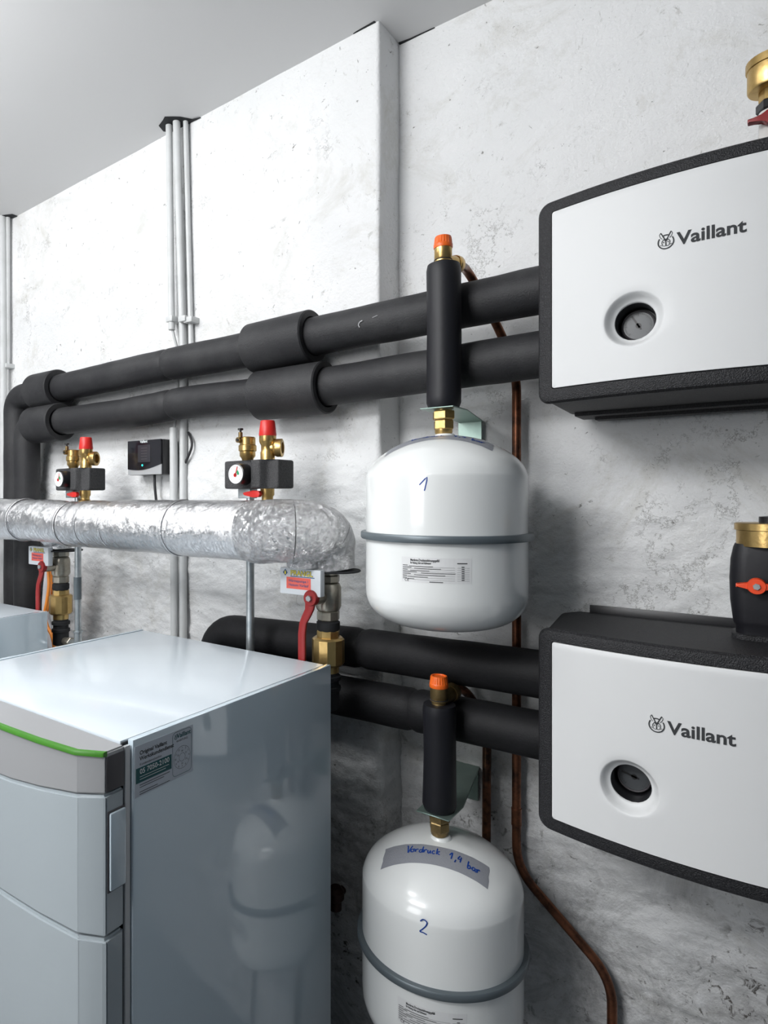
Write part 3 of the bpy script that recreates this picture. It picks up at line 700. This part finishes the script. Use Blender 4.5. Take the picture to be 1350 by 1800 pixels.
# ------------------------------------------------------------------ boilers
BX0, BX1, BY0, BY1, BT = -1.272, -0.697, 0.562, 1.072, -0.335
def boiler(dx, label, full=True):
    x0, x1 = BX0 + dx, BX1 + dx; xm = (x0 + x1) / 2
    t = thing('boiler', label, 'boiler', (xm, (BY0 + BY1) / 2, FL), 'white floor-standing boilers')
    MB().box(x0 + .012, x1 - .012, BY0 + .004, BY1 - .002, FL + .02, BT - .004, .001).link('inner_cabinet', 'dark_gap', t)
    MB().box(x1 - .0115, x1, BY0 + .012, BY1, FL + .015, BT, .0022).link('side_panel', 'boiler_white', t)
    MB().box(x0, x0 + .0115, BY0 + .012, BY1, FL + .015, BT, .0022).link('side_panel', 'boiler_white', t)
    MB().box(x0 + .0145, x1 - .0148, BY0 + .002, BY1 - .003, BT - .02, BT - .0012, .0025).link('top_panel', 'boiler_top', t)
    MB().box(x1 - .0085, x1 - .003, BY0 + .001, BY0 + .010, FL + .015, BT - .006, .001).link('edge_strip', 'silver_trim', t)
    MB().box(x0 + .03, x1 - .03, BY0 + .03, BY1 - .03, FL - .0, FL + .02, .002).link('base', 'dark_gap', t)
    half = [(.0, -.062), (.10, -.0605), (.17, -.058), (.2475, -.051), (.2490, -.0505), (.283, -.034), (.2850, -.032), (.2845, .0)]
    plan = [(xm + a, BY0 + b) for a, b in half] + [(xm - a, BY0 + b) for a, b in half[::-1][:-1]]
    def shell(name, zt, zb, m, bev=.0022, shrink=0.0, label=None):
        mm = MB(); n = len(plan); P = [(xm + (a - xm) * (1 - shrink), b + (shrink * .06 if b < BY0 - .001 else 0)) for a, b in plan]
        T = [mm.bm.verts.new((a, b, zt(abs(a - xm)))) for a, b in P]; B_ = [mm.bm.verts.new((a, b, zb(abs(a - xm)))) for a, b in P]
        mm.bm.faces.new(T); mm.bm.faces.new(B_[::-1])
        for i in range(n): mm.bm.faces.new((T[i], B_[i], B_[(i + 1) % n], T[(i + 1) % n]))
        bmesh.ops.recalc_face_normals(mm.bm, faces=mm.bm.faces)
        es = [e for e in mm.bm.edges if len(e.link_faces) == 2 and e.calc_face_angle(0) > R(12)]
        bmesh.ops.bevel(mm.bm, geom=es, offset=bev, segments=2, affect='EDGES')
        return mm.link(name, m, t, 30, label=label)
    def seam(a): return -.416 + .0190 * sst(0.02, .30, a) + .004 * sst(.2, .28, a)
    cover = shell('top_cover', lambda a: BT - .0035, lambda a: seam(a), 'silver_plastic', label='silver grey top cover')
    MB().box(x1 - .0125, x1 - .0019, BY0 - .0305, BY0 - .001, seam(.29) + .001, BT - .010, .001).link('end_cap', 'cap_grey', cover)
    gp = [(a, b) for a, b in plan]
    fr = [p for p in gp if p[1] < BY0 - .0318]
    fr.sort(key=lambda p: p[0])
    m = MB(); n = len(fr)
    rows = []
    for a, b in fr:
        rows.append([m.bm.verts.new((a, b + oy, BT - .0035 + oz)) for oy, oz in ((.003, .0012), (-.0022, .0008), (-.0034, -.0015), (-.0030, -.0052), (.003, -.0060))])
    m._skin(rows, 5); m.bm.faces.new(rows[0]); m.bm.faces.new(rows[-1][::-1])
    m.link('green_strip', 'green', t, label='bright green edge strip')
    door = shell('door', lambda a: seam(a) - .0022, lambda a: -.583, 'boiler_door', .003)
    # grip on the side edge of the door
    hx = x1 - .0022
    hf = [(BY0 - .0285, -.420), (BY0 - .0285, -.524), (BY0 - .002, -.524), (BY0 - .002, -.420)]
    m = MB().box(hx - .003, hx + .0042, BY0 - .0265, BY0 - .001, -.524, -.421, .0022); m.link('handle', 'boiler_white', door)
    m = MB().box(hx - .003, hx + .0012, BY0 - .0290, BY0 - .0005, -.5265, -.4185, .001); m.link('handle_recess', 'cap_grey', door)
    shell('lower_front', lambda a: -.5865, lambda a: FL + .06, 'boiler_door', .004)
    if full:
        xs_ = x1 + .0006
        S = lambda u, v: (xs_, .5765 + u, -.345 + v)
        s = MB().prism([(0, 0), (.112, 0), (.112, -.070), (.0, -.071)], xs_ - .0006, xs_, fn=lambda a, b, c: (c, .5765 + a, -.345 + b)).link('service_sticker', 'sticker', t, ang=None, label='silver service sticker with a teal band')
        q = xs_ + .0003
        f = lambda u, v: (q, .5765 + u, -.345 + v)
        q2 = lambda u, v: (q + .0003, .5765 + u, -.345 + v)
        m = MB(); m.poly([f(.002, -.031), f(.068, -.031), f(.068, -.052), f(.002, -.052)])
        m.text('Vaillant', .0095, f, off=.0002, u0=.0925, v0=-.0115)
        emblem(m, lambda u, v: f(.0765 + u * .0030, -.0095 + v * .0030))
        m.stroke([(p[0], p[1]) for p in rrect(.070, .108, -.0665, -.002, .006, 5)], .0006, f, True); m.link('teal_band', 'teal', s, ang=None)
        m = MB(); m.text('Original Vaillant', .0078, f, off=.00018, align='LEFT', u0=.0085, v0=-.0135); m.text('Werkskundendienst', .0078, f, off=.00018, align='LEFT', u0=.0085, v0=-.0215)
        m.text('Kundendiensthotline', .0048, f, align='LEFT', u0=.0085, v0=-.0285)
        m.text('WARTUNG', .0045, f, u0=.089, v0=-.0175)
        for k, L_ in enumerate((.056, .045, 0, .033, .056)):
            if L_: m.stroke([(.0085, -.0555 - k * .0032), (.0085 + L_, -.0555 - k * .0032)], .0009, f)
        cx_, cy_ = .089, -.042
        for rr_ in (.0165, .0060):
            m.stroke([(cx_ + rr_ * math.cos(R(a)), cy_ + rr_ * math.sin(R(a))) for a in range(0, 360, 10)], .0004, f, True)
        for k in range(12):
            a = R(90 - 30 * k)
            m.text(str(k + 1), .0040, f, u0=cx_ + .0138 * math.cos(a), v0=cy_ + .0138 * math.sin(a) - .0014)
            if k % 2 == 0: m.text(str(20 + k // 2), .0036, f, u0=cx_ + .0093 * math.cos(a), v0=cy_ + .0093 * math.sin(a) - .0012)
        m.link('print', 'black_ink', s, ang=None)
        m = MB(); m.text('05 7050-2100', .0098, q2, align='LEFT', u0=.0085, v0=-.0400, off=.0001)
        for k, L_ in enumerate((.054, .048)): m.stroke([(.0085, -.044 - k * .0035), (.0085 + L_, -.044 - k * .0035)], .0007, q2)
        m.link('phone_number', 'white_ink', s, ang=None)
    return t
boiler(0, 'white boiler in the foreground with silver top cover and green strip')
boiler(BX1 * -1 - 1.684, 'far white boiler at the left edge, below the red lever', False)

# ------------------------------------------------------------------ expansion tanks
PROF = [(0, .188), (.02, .187), (.045, .1845), (.07, .178), (.09, .1695), (.107, .160), (.121, .150), (.132, .1405), (.141, .129), (.147, .115), (.149, .100),
        (.149, .03), (.149, -.03), (.149, -.100), (.1475, -.118), (.142, -.133), (.131, -.147), (.113, -.159), (.085, -.168), (.05, -.173), (0, -.175)]
def dome(r):
    for (a, za), (b, zb) in zip(PROF, PROF[1:]):
        if r <= b: return za + (zb - za) * (r - a) / (b - a)
    return .10
def smooth_prof(p, n=4):
    P = [Vector((a, b, 0)) for a, b in p]; q = spline(P, n); return [(max(0, v.x), v.y) for v in q]
def tank(cx, cy, zb, label, digit):
    t = thing('expansion_tank', label, 'tank', (cx, cy, zb - .175), 'white expansion tanks')
    MB().lathe([(r, zb + h) for r, h in smooth_prof(PROF)], (cx, cy, 0), seg=128).link('shell', 'tank_white', t, 60)
    MB().lathe([(.149, zb - .0065), (.1575, zb - .0065), (.1590, zb - .0045), (.1590, zb + .0045), (.1575, zb + .0065), (.149, zb + .0065)], (cx, cy, 0), seg=128).link('clamp_band', 'band', t)
    MB().lathe([(.021, zb + .183), (.0195, zb + .189), (.0165, zb + .1915), (0, zb + .1915)], (cx, cy, 0), seg=32).link('neck', 'tank_white', t)
    cyl = lambda rr: (lambda u, v: (cx + rr * math.sin(u / .149), cy - rr * math.cos(u / .149), zb + v))
    # hand-written number
    k = cyl(.1494); u0 = R(9.8) * .149
    if digit == 1: ST = [[(-.008, -.0015), (.0015, .0085), (.0052, .0115), (.0048, .006), (.0015, -.0085), (.0005, -.0115)]]; v0 = .094
    else: ST = [[(-.006, .0075), (-.0015, .0115), (.0035, .0105), (.0055, .007), (.003, .001), (-.002, -.005), (-.0065, -.010), (-.001, -.0105), (.0055, -.0125)]]; v0 = .107; u0 += .007
    m = MB()
    for s in ST:
        P = [(p.x, p.y) for p in spline([(a, b, 0) for a, b in s], 6)] if digit == 2 else [(p.x, p.y) for p in dense([(a, b, 0) for a, b in s], .003)]
        m.stroke([(u0 + a, v0 + b) for a, b in P], .0021, k)
    m.link('number', 'blue_ink', t, ang=None, label='blue hand-written %d' % digit)
    # data plate
    ua, ub = R(-6.0) * .149, R(40) * .149; va, vb = -.074, -.031
    n = 16
    pl = MB().grid(n + 1, 2, lambda i, j: cyl(.1493)(ua + (ub - ua) * i / n, (va, vb)[j])).link('data_plate', 'panel_white', t, ang=None)
    k = cyl(.1497); m = MB(); W = ub - ua
    def line(a, b, v, wd):
        q = max(2, int((b - a) * W / .006)); m.stroke([(ua + W * (a + (b - a) * i / q), v) for i in range(q + 1)], wd, k)
    m.text('Membran-Druckausdehnungsgefäß', .0058, k, off=.00012, align='LEFT', u0=ua + W * .14, v0=vb - .0065, xs=.62)
    m.text('für Heizung, Solar und Kühlwasser', .0052, k, off=.00010, align='LEFT', u0=ua + W * .14, v0=vb - .0110, xs=.50)
    m.text('CE', .0068, k, align='LEFT', u0=ua + W * .05, v0=va + .0015)
    line(.80, .94, vb - .0085, .0016)
    for i in range(7):
        v = vb - .0145 - i * .0036
        line(.02, (.10, .16, .10, .24, .15, .09, .09)[i], v + .0004, .0010); line((.12, .2, .14, .3, .2, .1, .1)[i], (.47, .58, .42, .78, .64, .40, .2)[i], v - .0006, .0008)
        line(.86, .90, v, .0014)
        line(.80, .97, v - .0017, .0003); line(.02, .77, v - .0017, .0003)
    line(.42, .61, va + .0022, .0012)
    m.link('print', 'grey_ink', pl, ang=None)
    # grey adhesive tape over the dome with hand-written pressure
    ta = R(16); dxv = Vector((math.cos(ta), math.sin(ta))); dn = Vector((math.sin(ta), -math.cos(ta)))
    def tp(u, v, h=.0006):
        # u along the tape, v across it (positive = away from viewer)
        q = dxv * (u + .004) + dn * (.057 - v); r = q.length
        return (cx + q.x, cy + q.y, zb + dome(r) + h)
    nu = 40
    tape = MB().grid(nu + 1, 7, lambda i, j: tp(-.103 + .190 * i / nu + (.0006 * ((j * 7) % 3 - 1) if i in (0, nu) else 0), -.021 + .044 * j / 6)).link('tape_strip', 'tape', t, 60, label='strip of grey adhesive tape')
    W_ = {  # strokes of the handwriting, in letter boxes about 1 high
        'V': [[(0, .95), (.1, 1), (.22, .1), (.28, .05), (.62, 1.05)]],
        'o': [[(.3, .5), (.08, .42), (.05, .15), (.25, .02), (.42, .2), (.35, .48), (.5, .5)]],
        'r': [[(.05, .5), (.1, .05), (.12, .35), (.3, .52), (.42, .45)]],
        'd': [[(.38, .42), (.15, .45), (.04, .2), (.15, .02), (.36, .15), (.46, 1.0), (.42, .2), (.52, .03)]],
        'u': [[(.02, .48), (.06, .1), (.2, .03), (.34, .45), (.36, .08), (.48, .1)]],
        'c': [[(.36, .45), (.15, .48), (.05, .2), (.18, .02), (.38, .1)]],
        'k': [[(.08, 1.0), (.05, .03)], [(.4, .55), (.08, .28), (.45, .03)]],
        '1': [[(0, .55), (.3, 1.0), (.24, .02)]], ',': [[(.12, .12), (.02, -.3)]],
        '4': [[(.22, 1.0), (.02, .45), (.42, .5)], [(.4, .85), (.3, .02)]],
        'b': [[(.12, 1.0), (.05, .1), (.2, .02), (.38, .2), (.28, .45), (.08, .3)]],
        'a': [[(.4, .42), (.15, .46), (.04, .2), (.16, .03), (.36, .2), (.4, .42), (.4, .1), (.52, .04)]],
    }
    m = MB(); s_ = .0150
    def word(wrd, u, v, adv):
        for ch in wrd:
            for st in W_[ch]:
                P = [(p.x, p.y) for p in spline([(a, b, 0) for a, b in st], 5)]
                m.stroke([(u + a * s_, v + b * s_) for a, b in P], .0023, lambda a, b: tp(a, b, .0011))
            u += adv[ch] * s_ if ch in adv else .52 * s_
        return u
    word('Vordruck', -.060, .001, {'V': .50}); word('1', .018, -.001, {}); word(',', .028, -.001, {}); word('4', .033, -.002, {}); word('bar', .050, -.006, {})
    m.link('handwriting', 'blue_ink', tape, ang=None)
    return t
TX1, TY1, TZ1 = at(782, 0, 1.155).x, 1.155, -.0726
TX2, TY2, TZ2 = at(775, 0, 1.155).x, 1.155, -.838
tank(TX1, TY1, TZ1, 'upper white expansion tank marked 1, hanging under a black foam sleeve', 1)
tank(TX2, TY2, TZ2, 'lower white expansion tank marked 2, at the bottom beside the boiler', 2)

# ------------------------------------------------------------------ orange-capped valves in foam sleeves above the tanks
def riser(cx, cy, zb, z_top, label, dark):
    """zb: tank band height"""
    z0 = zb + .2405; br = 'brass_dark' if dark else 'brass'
    t = thing('capped_valve', label, 'valve', (cx, cy, zb + .20), 'orange-capped valves above the expansion tanks')
    m = MB(); m.lathe([(0, zb + .1917), (.015, zb + .1917), (.0165, zb + .195), (.0165, zb + .202), (0, zb + .202)], (cx, cy, 0), seg=28)
    hexring(m, (cx, cy, 0), .0195, zb + .200, zb + .218); hexring(m, (cx, cy, 0), .0215, zb + .219, zb + .236, n=6)
    m.lathe([(0, zb + .235), (.015, zb + .235), (.015, zb + .25), (0, zb + .25)], (cx, cy, 0), seg=24)
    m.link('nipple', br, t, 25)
    L_ = z_top - z0
    P = dense([(cx, cy, z0), (cx + .001, cy, z0 + L_ * .5), (cx, cy, z_top)], .01)
    n = len(P); pr = []
    rr = lambda s: .0322 - .004 * (s < .012) - .0018 * math.sin(s * math.pi) * (1 if dark else 0) - .0022 * (s > .985)
    MB().tube(P, rr, 44, True, lambda p, d: .0007 * noise.noise(p * 14)).link('foam_sleeve', 'foam_smooth', t)
    m = MB(); m.lathe([(0, z_top - .01), (.0135, z_top - .01), (.0135, z_top + .004), (.0165, z_top + .006), (.0165, z_top + .009), (.0150, z_top + .010), (.0165, z_top + .012), (.0165, z_top + .034), (0, z_top + .034)], (cx - .001, cy, 0), seg=32)
    m.tube(spline([(cx, cy + .008, z_top + .006), (cx + .006, cy + .03, z_top + .012), (cx + .006, cy + .046, z_top + .014)], 6), .0135, 20)
    m.lathe([(0, 0), (.0165, 0), (.0175, .004), (.0175, .014), (.015, .018), (0, .018)], (cx + .006, cy + .036, z_top + .012), (0.05, 1, .1), 20)
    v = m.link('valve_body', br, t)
    MB().lathe([(.0160, z_top + .0085), (.0172, z_top + .0085), (.0172, z_top + .0100), (.0160, z_top + .0100)], (cx - .001, cy, 0), seg=30).link('ring', 'dark_gap', v)
    # ribbed orange cap
    m = MB(); seg = 60; rows = []
    for r0, h, rib in ((.0172, .032, 0), (.0178, .034, 0), (.0178, .039, 0), (.0172, .0405, 1), (.0158, .052, 1), (.0150, .054, 0), (.0125, .054, 0), (.0120, .052, 0)):
        rows.append([m.bm.verts.new((cx - .001 + (r0 - rib * .0009 * (k % 3 == 0)) * math.cos(k * 2 * math.pi / seg), cy + (r0 - rib * .0009 * (k % 3 == 0)) * math.sin(k * 2 * math.pi / seg), z_top + h)) for k in range(seg)])
    m._skin(rows, seg); m.bm.faces.new(rows[-1]); m.bm.faces.new(rows[0][::-1]); m.link('cap', 'orange', t, 30, label='ribbed orange cap')
    return t
ZT1, ZT2 = .441, -.397
riser(TX1 - .0025, TY1, TZ1, ZT1, 'upper orange-capped brass valve, its foam sleeve crossing in front of the upper black pipes', False)
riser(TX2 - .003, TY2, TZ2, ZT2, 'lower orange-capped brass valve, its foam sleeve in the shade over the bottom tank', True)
def bracket(cx, z, label):
    t = thing('wall_bracket', label, 'bracket', (cx, YR - .002, z), 'zinc brackets holding the tanks')
    m = MB(); m.prism([(cx - .036, 1.122), (cx + .030, 1.122), (cx + .031, 1.190), (cx - .012, YR - .004), (cx - .066, YR - .004), (cx - .037, 1.20)], z - .0025, z - .0002, .0006, seg=1); m.link('shelf_plate', 'bracket_zinc', t)
    m = MB(); m.prism([(cx - .066, z), (cx - .012, z), (cx - .012, z - .075), (cx - .066, z - .075)], YR - .017, YR - .0145, .0006, fn=lambda a, b, c: (a, c, b), seg=1); m.link('wall_plate', 'bracket_zinc', t)
    return t
bracket(TX1, TZ1 + .2405, 'zinc angle bracket on the wall behind the tank marked 1')
bracket(TX2, TZ2 + .2405, 'zinc angle bracket in shadow behind the tank marked 2')

# ------------------------------------------------------------------ copper pipes
def copper(label, pts, r, couplings=(), rad=.04, first='copper', split=None):
    t = thing('copper_pipe', label, 'pipe', pts[0], 'copper pipes on the recessed wall')
    P = rounded(pts, rad, 10)
    MB().tube(dense(P, .02), r, 24).link('tube', first, t)
    for c in couplings:
        MB().lathe([(r, -.018), (r + .0012, -.018), (r + .0016, -.016), (r + .0012, -.013), (r + .0012, .013), (r + .0016, .016), (r + .0012, .018), (r, .018)], c, seg=24).link('coupling', first, t)
    return t
YCu = 1.362
zc1 = ZT1 + .014
copper('copper pipe from the upper orange-capped valve, bending down the wall to the lower right',
       [(TX1 + .004, TY1 + .055, zc1), (-.505, 1.295, .478), (-.458, YCu, .354), (at(908, 0, YCu).x, YCu, .262), tuple(at(908, 1000, YCu)), tuple(at(908, 1525, YCu)), tuple(at(1076, 1722, YCu)), (at(1076, 0, YCu).x, YCu, FL + .01)], .0092, [tuple(at(908, 1435, YCu))], .05)
copper('second copper pipe, from the lower orange-capped valve down behind the tank marked 2',
       [(TX2 + .003, TY2 + .055, ZT2 + .010), (-.548, 1.295, -.389), tuple(at(828, 1222, YCu)), tuple(at(856, 1290, YCu)), tuple(at(855, 1480, YCu)), (at(855, 0, YCu).x, YCu, FL + .01)], .0092, [], .03)

# ------------------------------------------------------------------ pump units on the wall
UX0, UX1, UXM = -.316, .156, -.08
def front_y(x): return 1.096 + (x - UXM) ** 2 * .62
def pump_unit(zt, label, xb, needle, sh=0.0):
    zb = zt - .341
    t = thing('pump_unit', label, 'pump unit', (UXM, YR - .012, zb), 'white fronted pump units on the wall')
    # black moulded housing: rings from wall to rim and into the panel recess
    def ring(x0, x1, z0, z1, r, yf):
        return [(x, yf(x), z) for x, z in dense_outline(x0, x1, z0, z1, r)]
    def dense_outline(x0, x1, z0, z1, r):
        P = rrect(x0, x1, z0, z1, r, 6); out = []
        for i in range(len(P)):
            a, b = P[i], P[(i + 1) % len(P)]; l = math.hypot(b[0] - a[0], b[1] - a[1]); k = 14 if l > .05 else 1
            for q in range(k): out.append((a[0] + (b[0] - a[0]) * q / k, a[1] + (b[1] - a[1]) * q / k))
        return out
    m = MB(); x0, x1 = UX0, UX1
    rows = [ring(xb + .014, x1 - .014, zb + .016, zt - .010, .012, lambda x: YR - .016),
            ring(xb, x1, zb + .003, zt - .005, .016, lambda x: YR - .075),
            ring(x0 + .003, x1 - .003, zb + .004, zt - .003, .020, lambda x: front_y(x) + .035),
            ring(x0 + .0005, x1 - .0005, zb + .0005, zt - .0005, .020, lambda x: front_y(x) + .006),
            ring(x0 + .004, x1 - .004, zb + .004, zt - .004, .018, lambda x: front_y(x) + .0005),
            ring(x0 + .010, x1 - .010, zb + .010, zt - .009, .014, lambda x: front_y(x) - .001),
            ring(x0 + .0245, x1 - .0245, zb + .0235, zt - .0205, .005, lambda x: front_y(x) - .001),
            ring(x0 + .0255, x1 - .0255, zb + .0245, zt - .0215, .005, lambda x: front_y(x) + .004)]
    V = [[m.bm.verts.new(p) for p in r] for r in rows]; n = len(V[0])
    m._skin(V, n); m.bm.faces.new(V[0])
    m.link('housing', 'epp', t, 32, label='black moulded foam housing')
    # mounting rail at the back top edge
    m = MB().box(xb + .045, UX1 - .03, YR - .022, YR - .016, zt - .02, zt + .006, .001); m.link('mounting_rail', 'dark_plastic', t)
    # ribbed foot under the housing
    m = MB().box(xb + .02, x1 - .02, YR - .10, YR - .03, zb - .004, zb + .012, .003)
    m.box(xb + .05, x1 - .05, YR - .07, YR - .04, zb - .010, zb, .002); m.link('bottom_rib', 'epp', t)
    # white curved panel with dished porthole
    px0, px1, pz0, pz1 = x0 + .026, x1 - .026, zb + .025, zt - .022
    hx, hz = at(1113, 0, 1.10).x + sh * .5, zt - .2255
    O = dense_outline(px0, px1, pz0, pz1, .004)
    m = MB(); rows = []
    fy = lambda x: front_y(x) - .0022
    A = [(math.atan2(z - hz, x - hx)) for x, z in O]
    NR = 16
    rows.append([(x, fy(x) + .005, z) for x, z in O]); rows.append([(x, fy(x) + .0008, z) for x, z in O])
    for q in range(NR + 1):
        s = q / NR
        rr_ = []
        for (x, z), a in zip(O, A):
            xi = hx + .0425 * math.cos(a); zi = hz + .0425 * math.sin(a)
            X_ = x + (xi - x) * s; Z_ = z + (zi - z) * s
            if q == 0: X_ += (hx - x) * .004; Z_ += (hz - z) * .004
            rr_.append((X_, fy(X_), Z_))
        rows.append(rr_)
    y0 = fy(hx)
    for rad_, dp in ((.0415, .0005), (.0400, .0022), (.0372, .0075), (.0345, .0125), (.0322, .0152), (.0305, .0165), (.0292, .0175), (.0288, .0215)):
        rows.append([(hx + rad_ * math.cos(a), fy(hx + rad_ * math.cos(a)) + dp, hz + rad_ * math.sin(a)) for a in A])
    V = [[m.bm.verts.new(p) for p in r] for r in rows]; m._skin(V, len(V[0]))
    pn = m.link('front_panel', 'panel_white', t, 50, label='white curved front panel')
    # black cup with gauge at its bottom
    m = MB().lathe([(.0300, .0225), (.0286, .0225), (.0282, .024), (.0282, .029), (.0272, .031), (.0272, .064), (.0, .064)], (hx, y0, hz), (0, 1, 0), 56); cup = m.link('gauge_cup', 'dark_plastic', t)
    gy = y0 + .050
    g = MB().lathe([(.0, .012), (.0245, .012), (.0245, 0), (.0232, -.0015), (.0215, 0), (.0215, .0015), (0, .0015)], (hx, gy, hz), (0, 1, 0), 48).link('gauge', 'cap_grey', t)
    MB().lathe([(0, 0), (.0213, 0)], (hx, gy + .0005, hz), (0, 1, 0), 40).link('dial', 'dial_grey', g, ang=None)
    f = lambda u, v: (hx + u, gy - .0004, hz + v)
    m = MB()
    for k in range(31):
        a = R(225 - 9 * k); l = .004 if k % 5 == 0 else .002
        m.stroke([(.0195 * math.cos(a), .0195 * math.sin(a)), ((.0195 - l) * math.cos(a), (.0195 - l) * math.sin(a))], .0005, f)
    m.stroke([(.007 * math.cos(needle) * -1, .007 * math.sin(needle) * -1), (.0185 * math.cos(needle), .0185 * math.sin(needle))], .0028, f)
    m.stroke([(.0022 * math.cos(R(a)), .0022 * math.sin(R(a))) for a in range(0, 360, 30)], .0040, f, True)
    m.link('needle', 'needle_black', g, ang=None)
    # printed logo
    L = lambda u, v: (u + sh, front_y(u + sh) - .0028, zt - .1275 + v)
    m = MB(); m.text('Vaillant', .0262, lambda u, v: L(u, v), off=.0006, align='LEFT', u0=-.1080, v0=-.001, xs=1.06); m.link('lettering', 'grey_ink', pn, ang=None)
    m = MB(); emblem(m, lambda u, v: L(-.1225 + u * .0100, .0075 + v * .0100)); m.link('emblem', 'grey_ink', pn, ang=None)
    return t
ZU, ZL = .497, -.221
pump_unit(ZU, 'upper white-fronted pump unit in a black housing on the wall', -.316, R(120))
pump_unit(ZL, 'lower white-fronted pump unit in a black housing on the wall', -.330, R(165), -.012)

# ------------------------------------------------------------------ air vents standing on the pump units
def knurled(m, c, r, z0, z1, n=72):
    rows = []
    for h, a in ((z0, .93), (z0 + .001, 1), (z1 - .001, 1), (z1, .94)):
        rows.append([m.bm.verts.new((c[0] + (r * a - .0006 * (k % 2) * (a == 1)) * math.cos(k * 2 * math.pi / n), c[1] + (r * a - .0006 * (k % 2) * (a == 1)) * math.sin(k * 2 * math.pi / n), h)) for k in range(n)])
    m._skin(rows, n); m.bm.faces.new(rows[-1]); m.bm.faces.new(rows[0][::-1])
def wing(m, c, hy, s=1.0):
    m.prism([(-.030 * s, -.003), (-.012 * s, -.0035), (-.006 * s, -.010 * s), (.006 * s, -.010 * s), (.012 * s, -.0035), (.030 * s, -.003), (.030 * s, .003), (.012 * s, .0035), (.006 * s, .010 * s), (-.006 * s, .010 * s), (-.012 * s, .0035), (-.030 * s, .003)],
            hy, hy + .012, .0015, fn=lambda a, b, c_: (c[0] + a, c_, c[2] + b))
YV = 1.27
vx = at(1356, 0, YV).x
def zy(py, px=1340): return at(px, py, YV - .03).z
t = thing('air_vent', 'bare brass air vent with red wing valve on top of the upper pump unit', 'air vent', (vx, YV, ZU - .004))
m = MB(); z = ZU - .004
m.lathe([(0, z), (.018, z), (.018, zy(236)), (.0165, zy(230)), (.0165, zy(185)), (0, zy(185))], (vx, YV, 0), seg=32); m.link('clear_valve', 'clear_plastic', t)
m = MB(); hexring(m, (vx, YV, 0), .020, zy(184), zy(167), n=6); m.link('dark_nut', 'dark_plastic', t, 25)
m = MB(); hexring(m, (vx, YV, 0), .0165, zy(167), zy(140), n=6)
m.lathe([(0, zy(146)), (.024, zy(146)), (.030, zy(145)), (.0315, zy(142)), (.0315, zy(106)), (0, zy(106))], (vx, YV, 0), seg=48); knurled(m, (vx, YV), .0335, zy(107), zy(91)); m.link('brass_float_body', 'brass', t, 30)
m = MB(); m.lathe([(0, zy(92)), (.0145, zy(92)), (.0145, zy(82)), (.011, zy(78)), (0, zy(78))], (vx + .006, YV, 0), seg=28); m.link('cap', 'dark_plastic', t)
m = MB(); wing(m, (vx, 0, zy(208)), YV - .034, 1.0); m.link('wing_handle', 'red_lever', t, label='red wing handle')
YV = 1.27
vx = at(1357, 0, YV).x
t = thing('air_vent', 'brass air vent in black foam block with orange handle, on the lower pump unit', 'air vent', (vx, YV, ZL - .002))
m = MB(); rows = []
hs = [(ZL - .004, .046), (zy(1105), .047), (zy(1102), .049), (zy(1094), .0505), (zy(1060), .054), (zy(1020), .055), (zy(985), .0535), (zy(964), .050), (zy(958), .048)]
m.grid(1, 1, lambda i, j: (0, 0, 0)) if False else None
for h, r_ in hs:
    rows.append([m.bm.verts.new((vx + a, YV + b, h)) for a, b in rrect(-r_, r_, -r_ * .62, r_ * .62, r_ * .42, 6)])
m._skin(rows, len(rows[0])); m.bm.faces.new(rows[0]); m.bm.faces.new(rows[-1][::-1]); m.link('foam_block', 'foam_smooth', t, 50)
m = MB(); m.lathe([(0, zy(962)), (.0435, zy(962)), (.0435, zy(934)), (0, zy(934))], (vx - .003, YV, 0), seg=48); knurled(m, (vx - .003, YV), .046, zy(934), zy(920)); m.link('brass_float_body', 'brass', t, 30)
m = MB(); m.lathe([(0, zy(921)), (.017, zy(921)), (.017, zy(909)), (0, zy(907))], (vx + .0, YV, 0), seg=28); m.link('cap', 'dark_plastic', t)
wx = at(1330, 0, YV - .06).x
wz = at(1330, 1032, YV - .06).z
m = MB(); wing(m, (wx, 0, wz), YV - .054, .88); m.lathe([(0, 0), (.0115, 0), (.0125, .003), (.0125, .014), (0, .014)], (wx, YV - .056, wz), (0, 1, 0), 24); wg = m.link('wing_handle', 'orange_red', t, label='orange red wing handle')
m = MB(); hexring(m, (wx, YV - .059, wz), .0052, 0, .005, (0, 1, 0)); m.link('nut', 'galvanised', wg, 25)
# boss of moulded foam under the block
m = MB(); m.prism([(vx + a, YV + b) for a, b in rrect(-.052, .052, -.036, .036, .018, 5)], ZL - .006, ZL + .004, .002); m.link('foam_boss', 'epp', t, 40)

# small dark drain fitting low behind the boiler
c = at(590, 1575, 1.262)
t = thing('drain_fitting', 'small dark fitting low on the wall between boiler and tank', 'fitting', tuple(c))
m = MB(); m.lathe([(0, -.03), (.014, -.03), (.014, -.01), (.020, -.004), (.020, .012), (.012, .022), (0, .022)], c, (0, 0, 1), 20); m.lathe([(0, 0), (.010, 0), (.010, .04), (0, .04)], c, (0, 1, 0), 16); m.link('body', 'brown_metal', t)
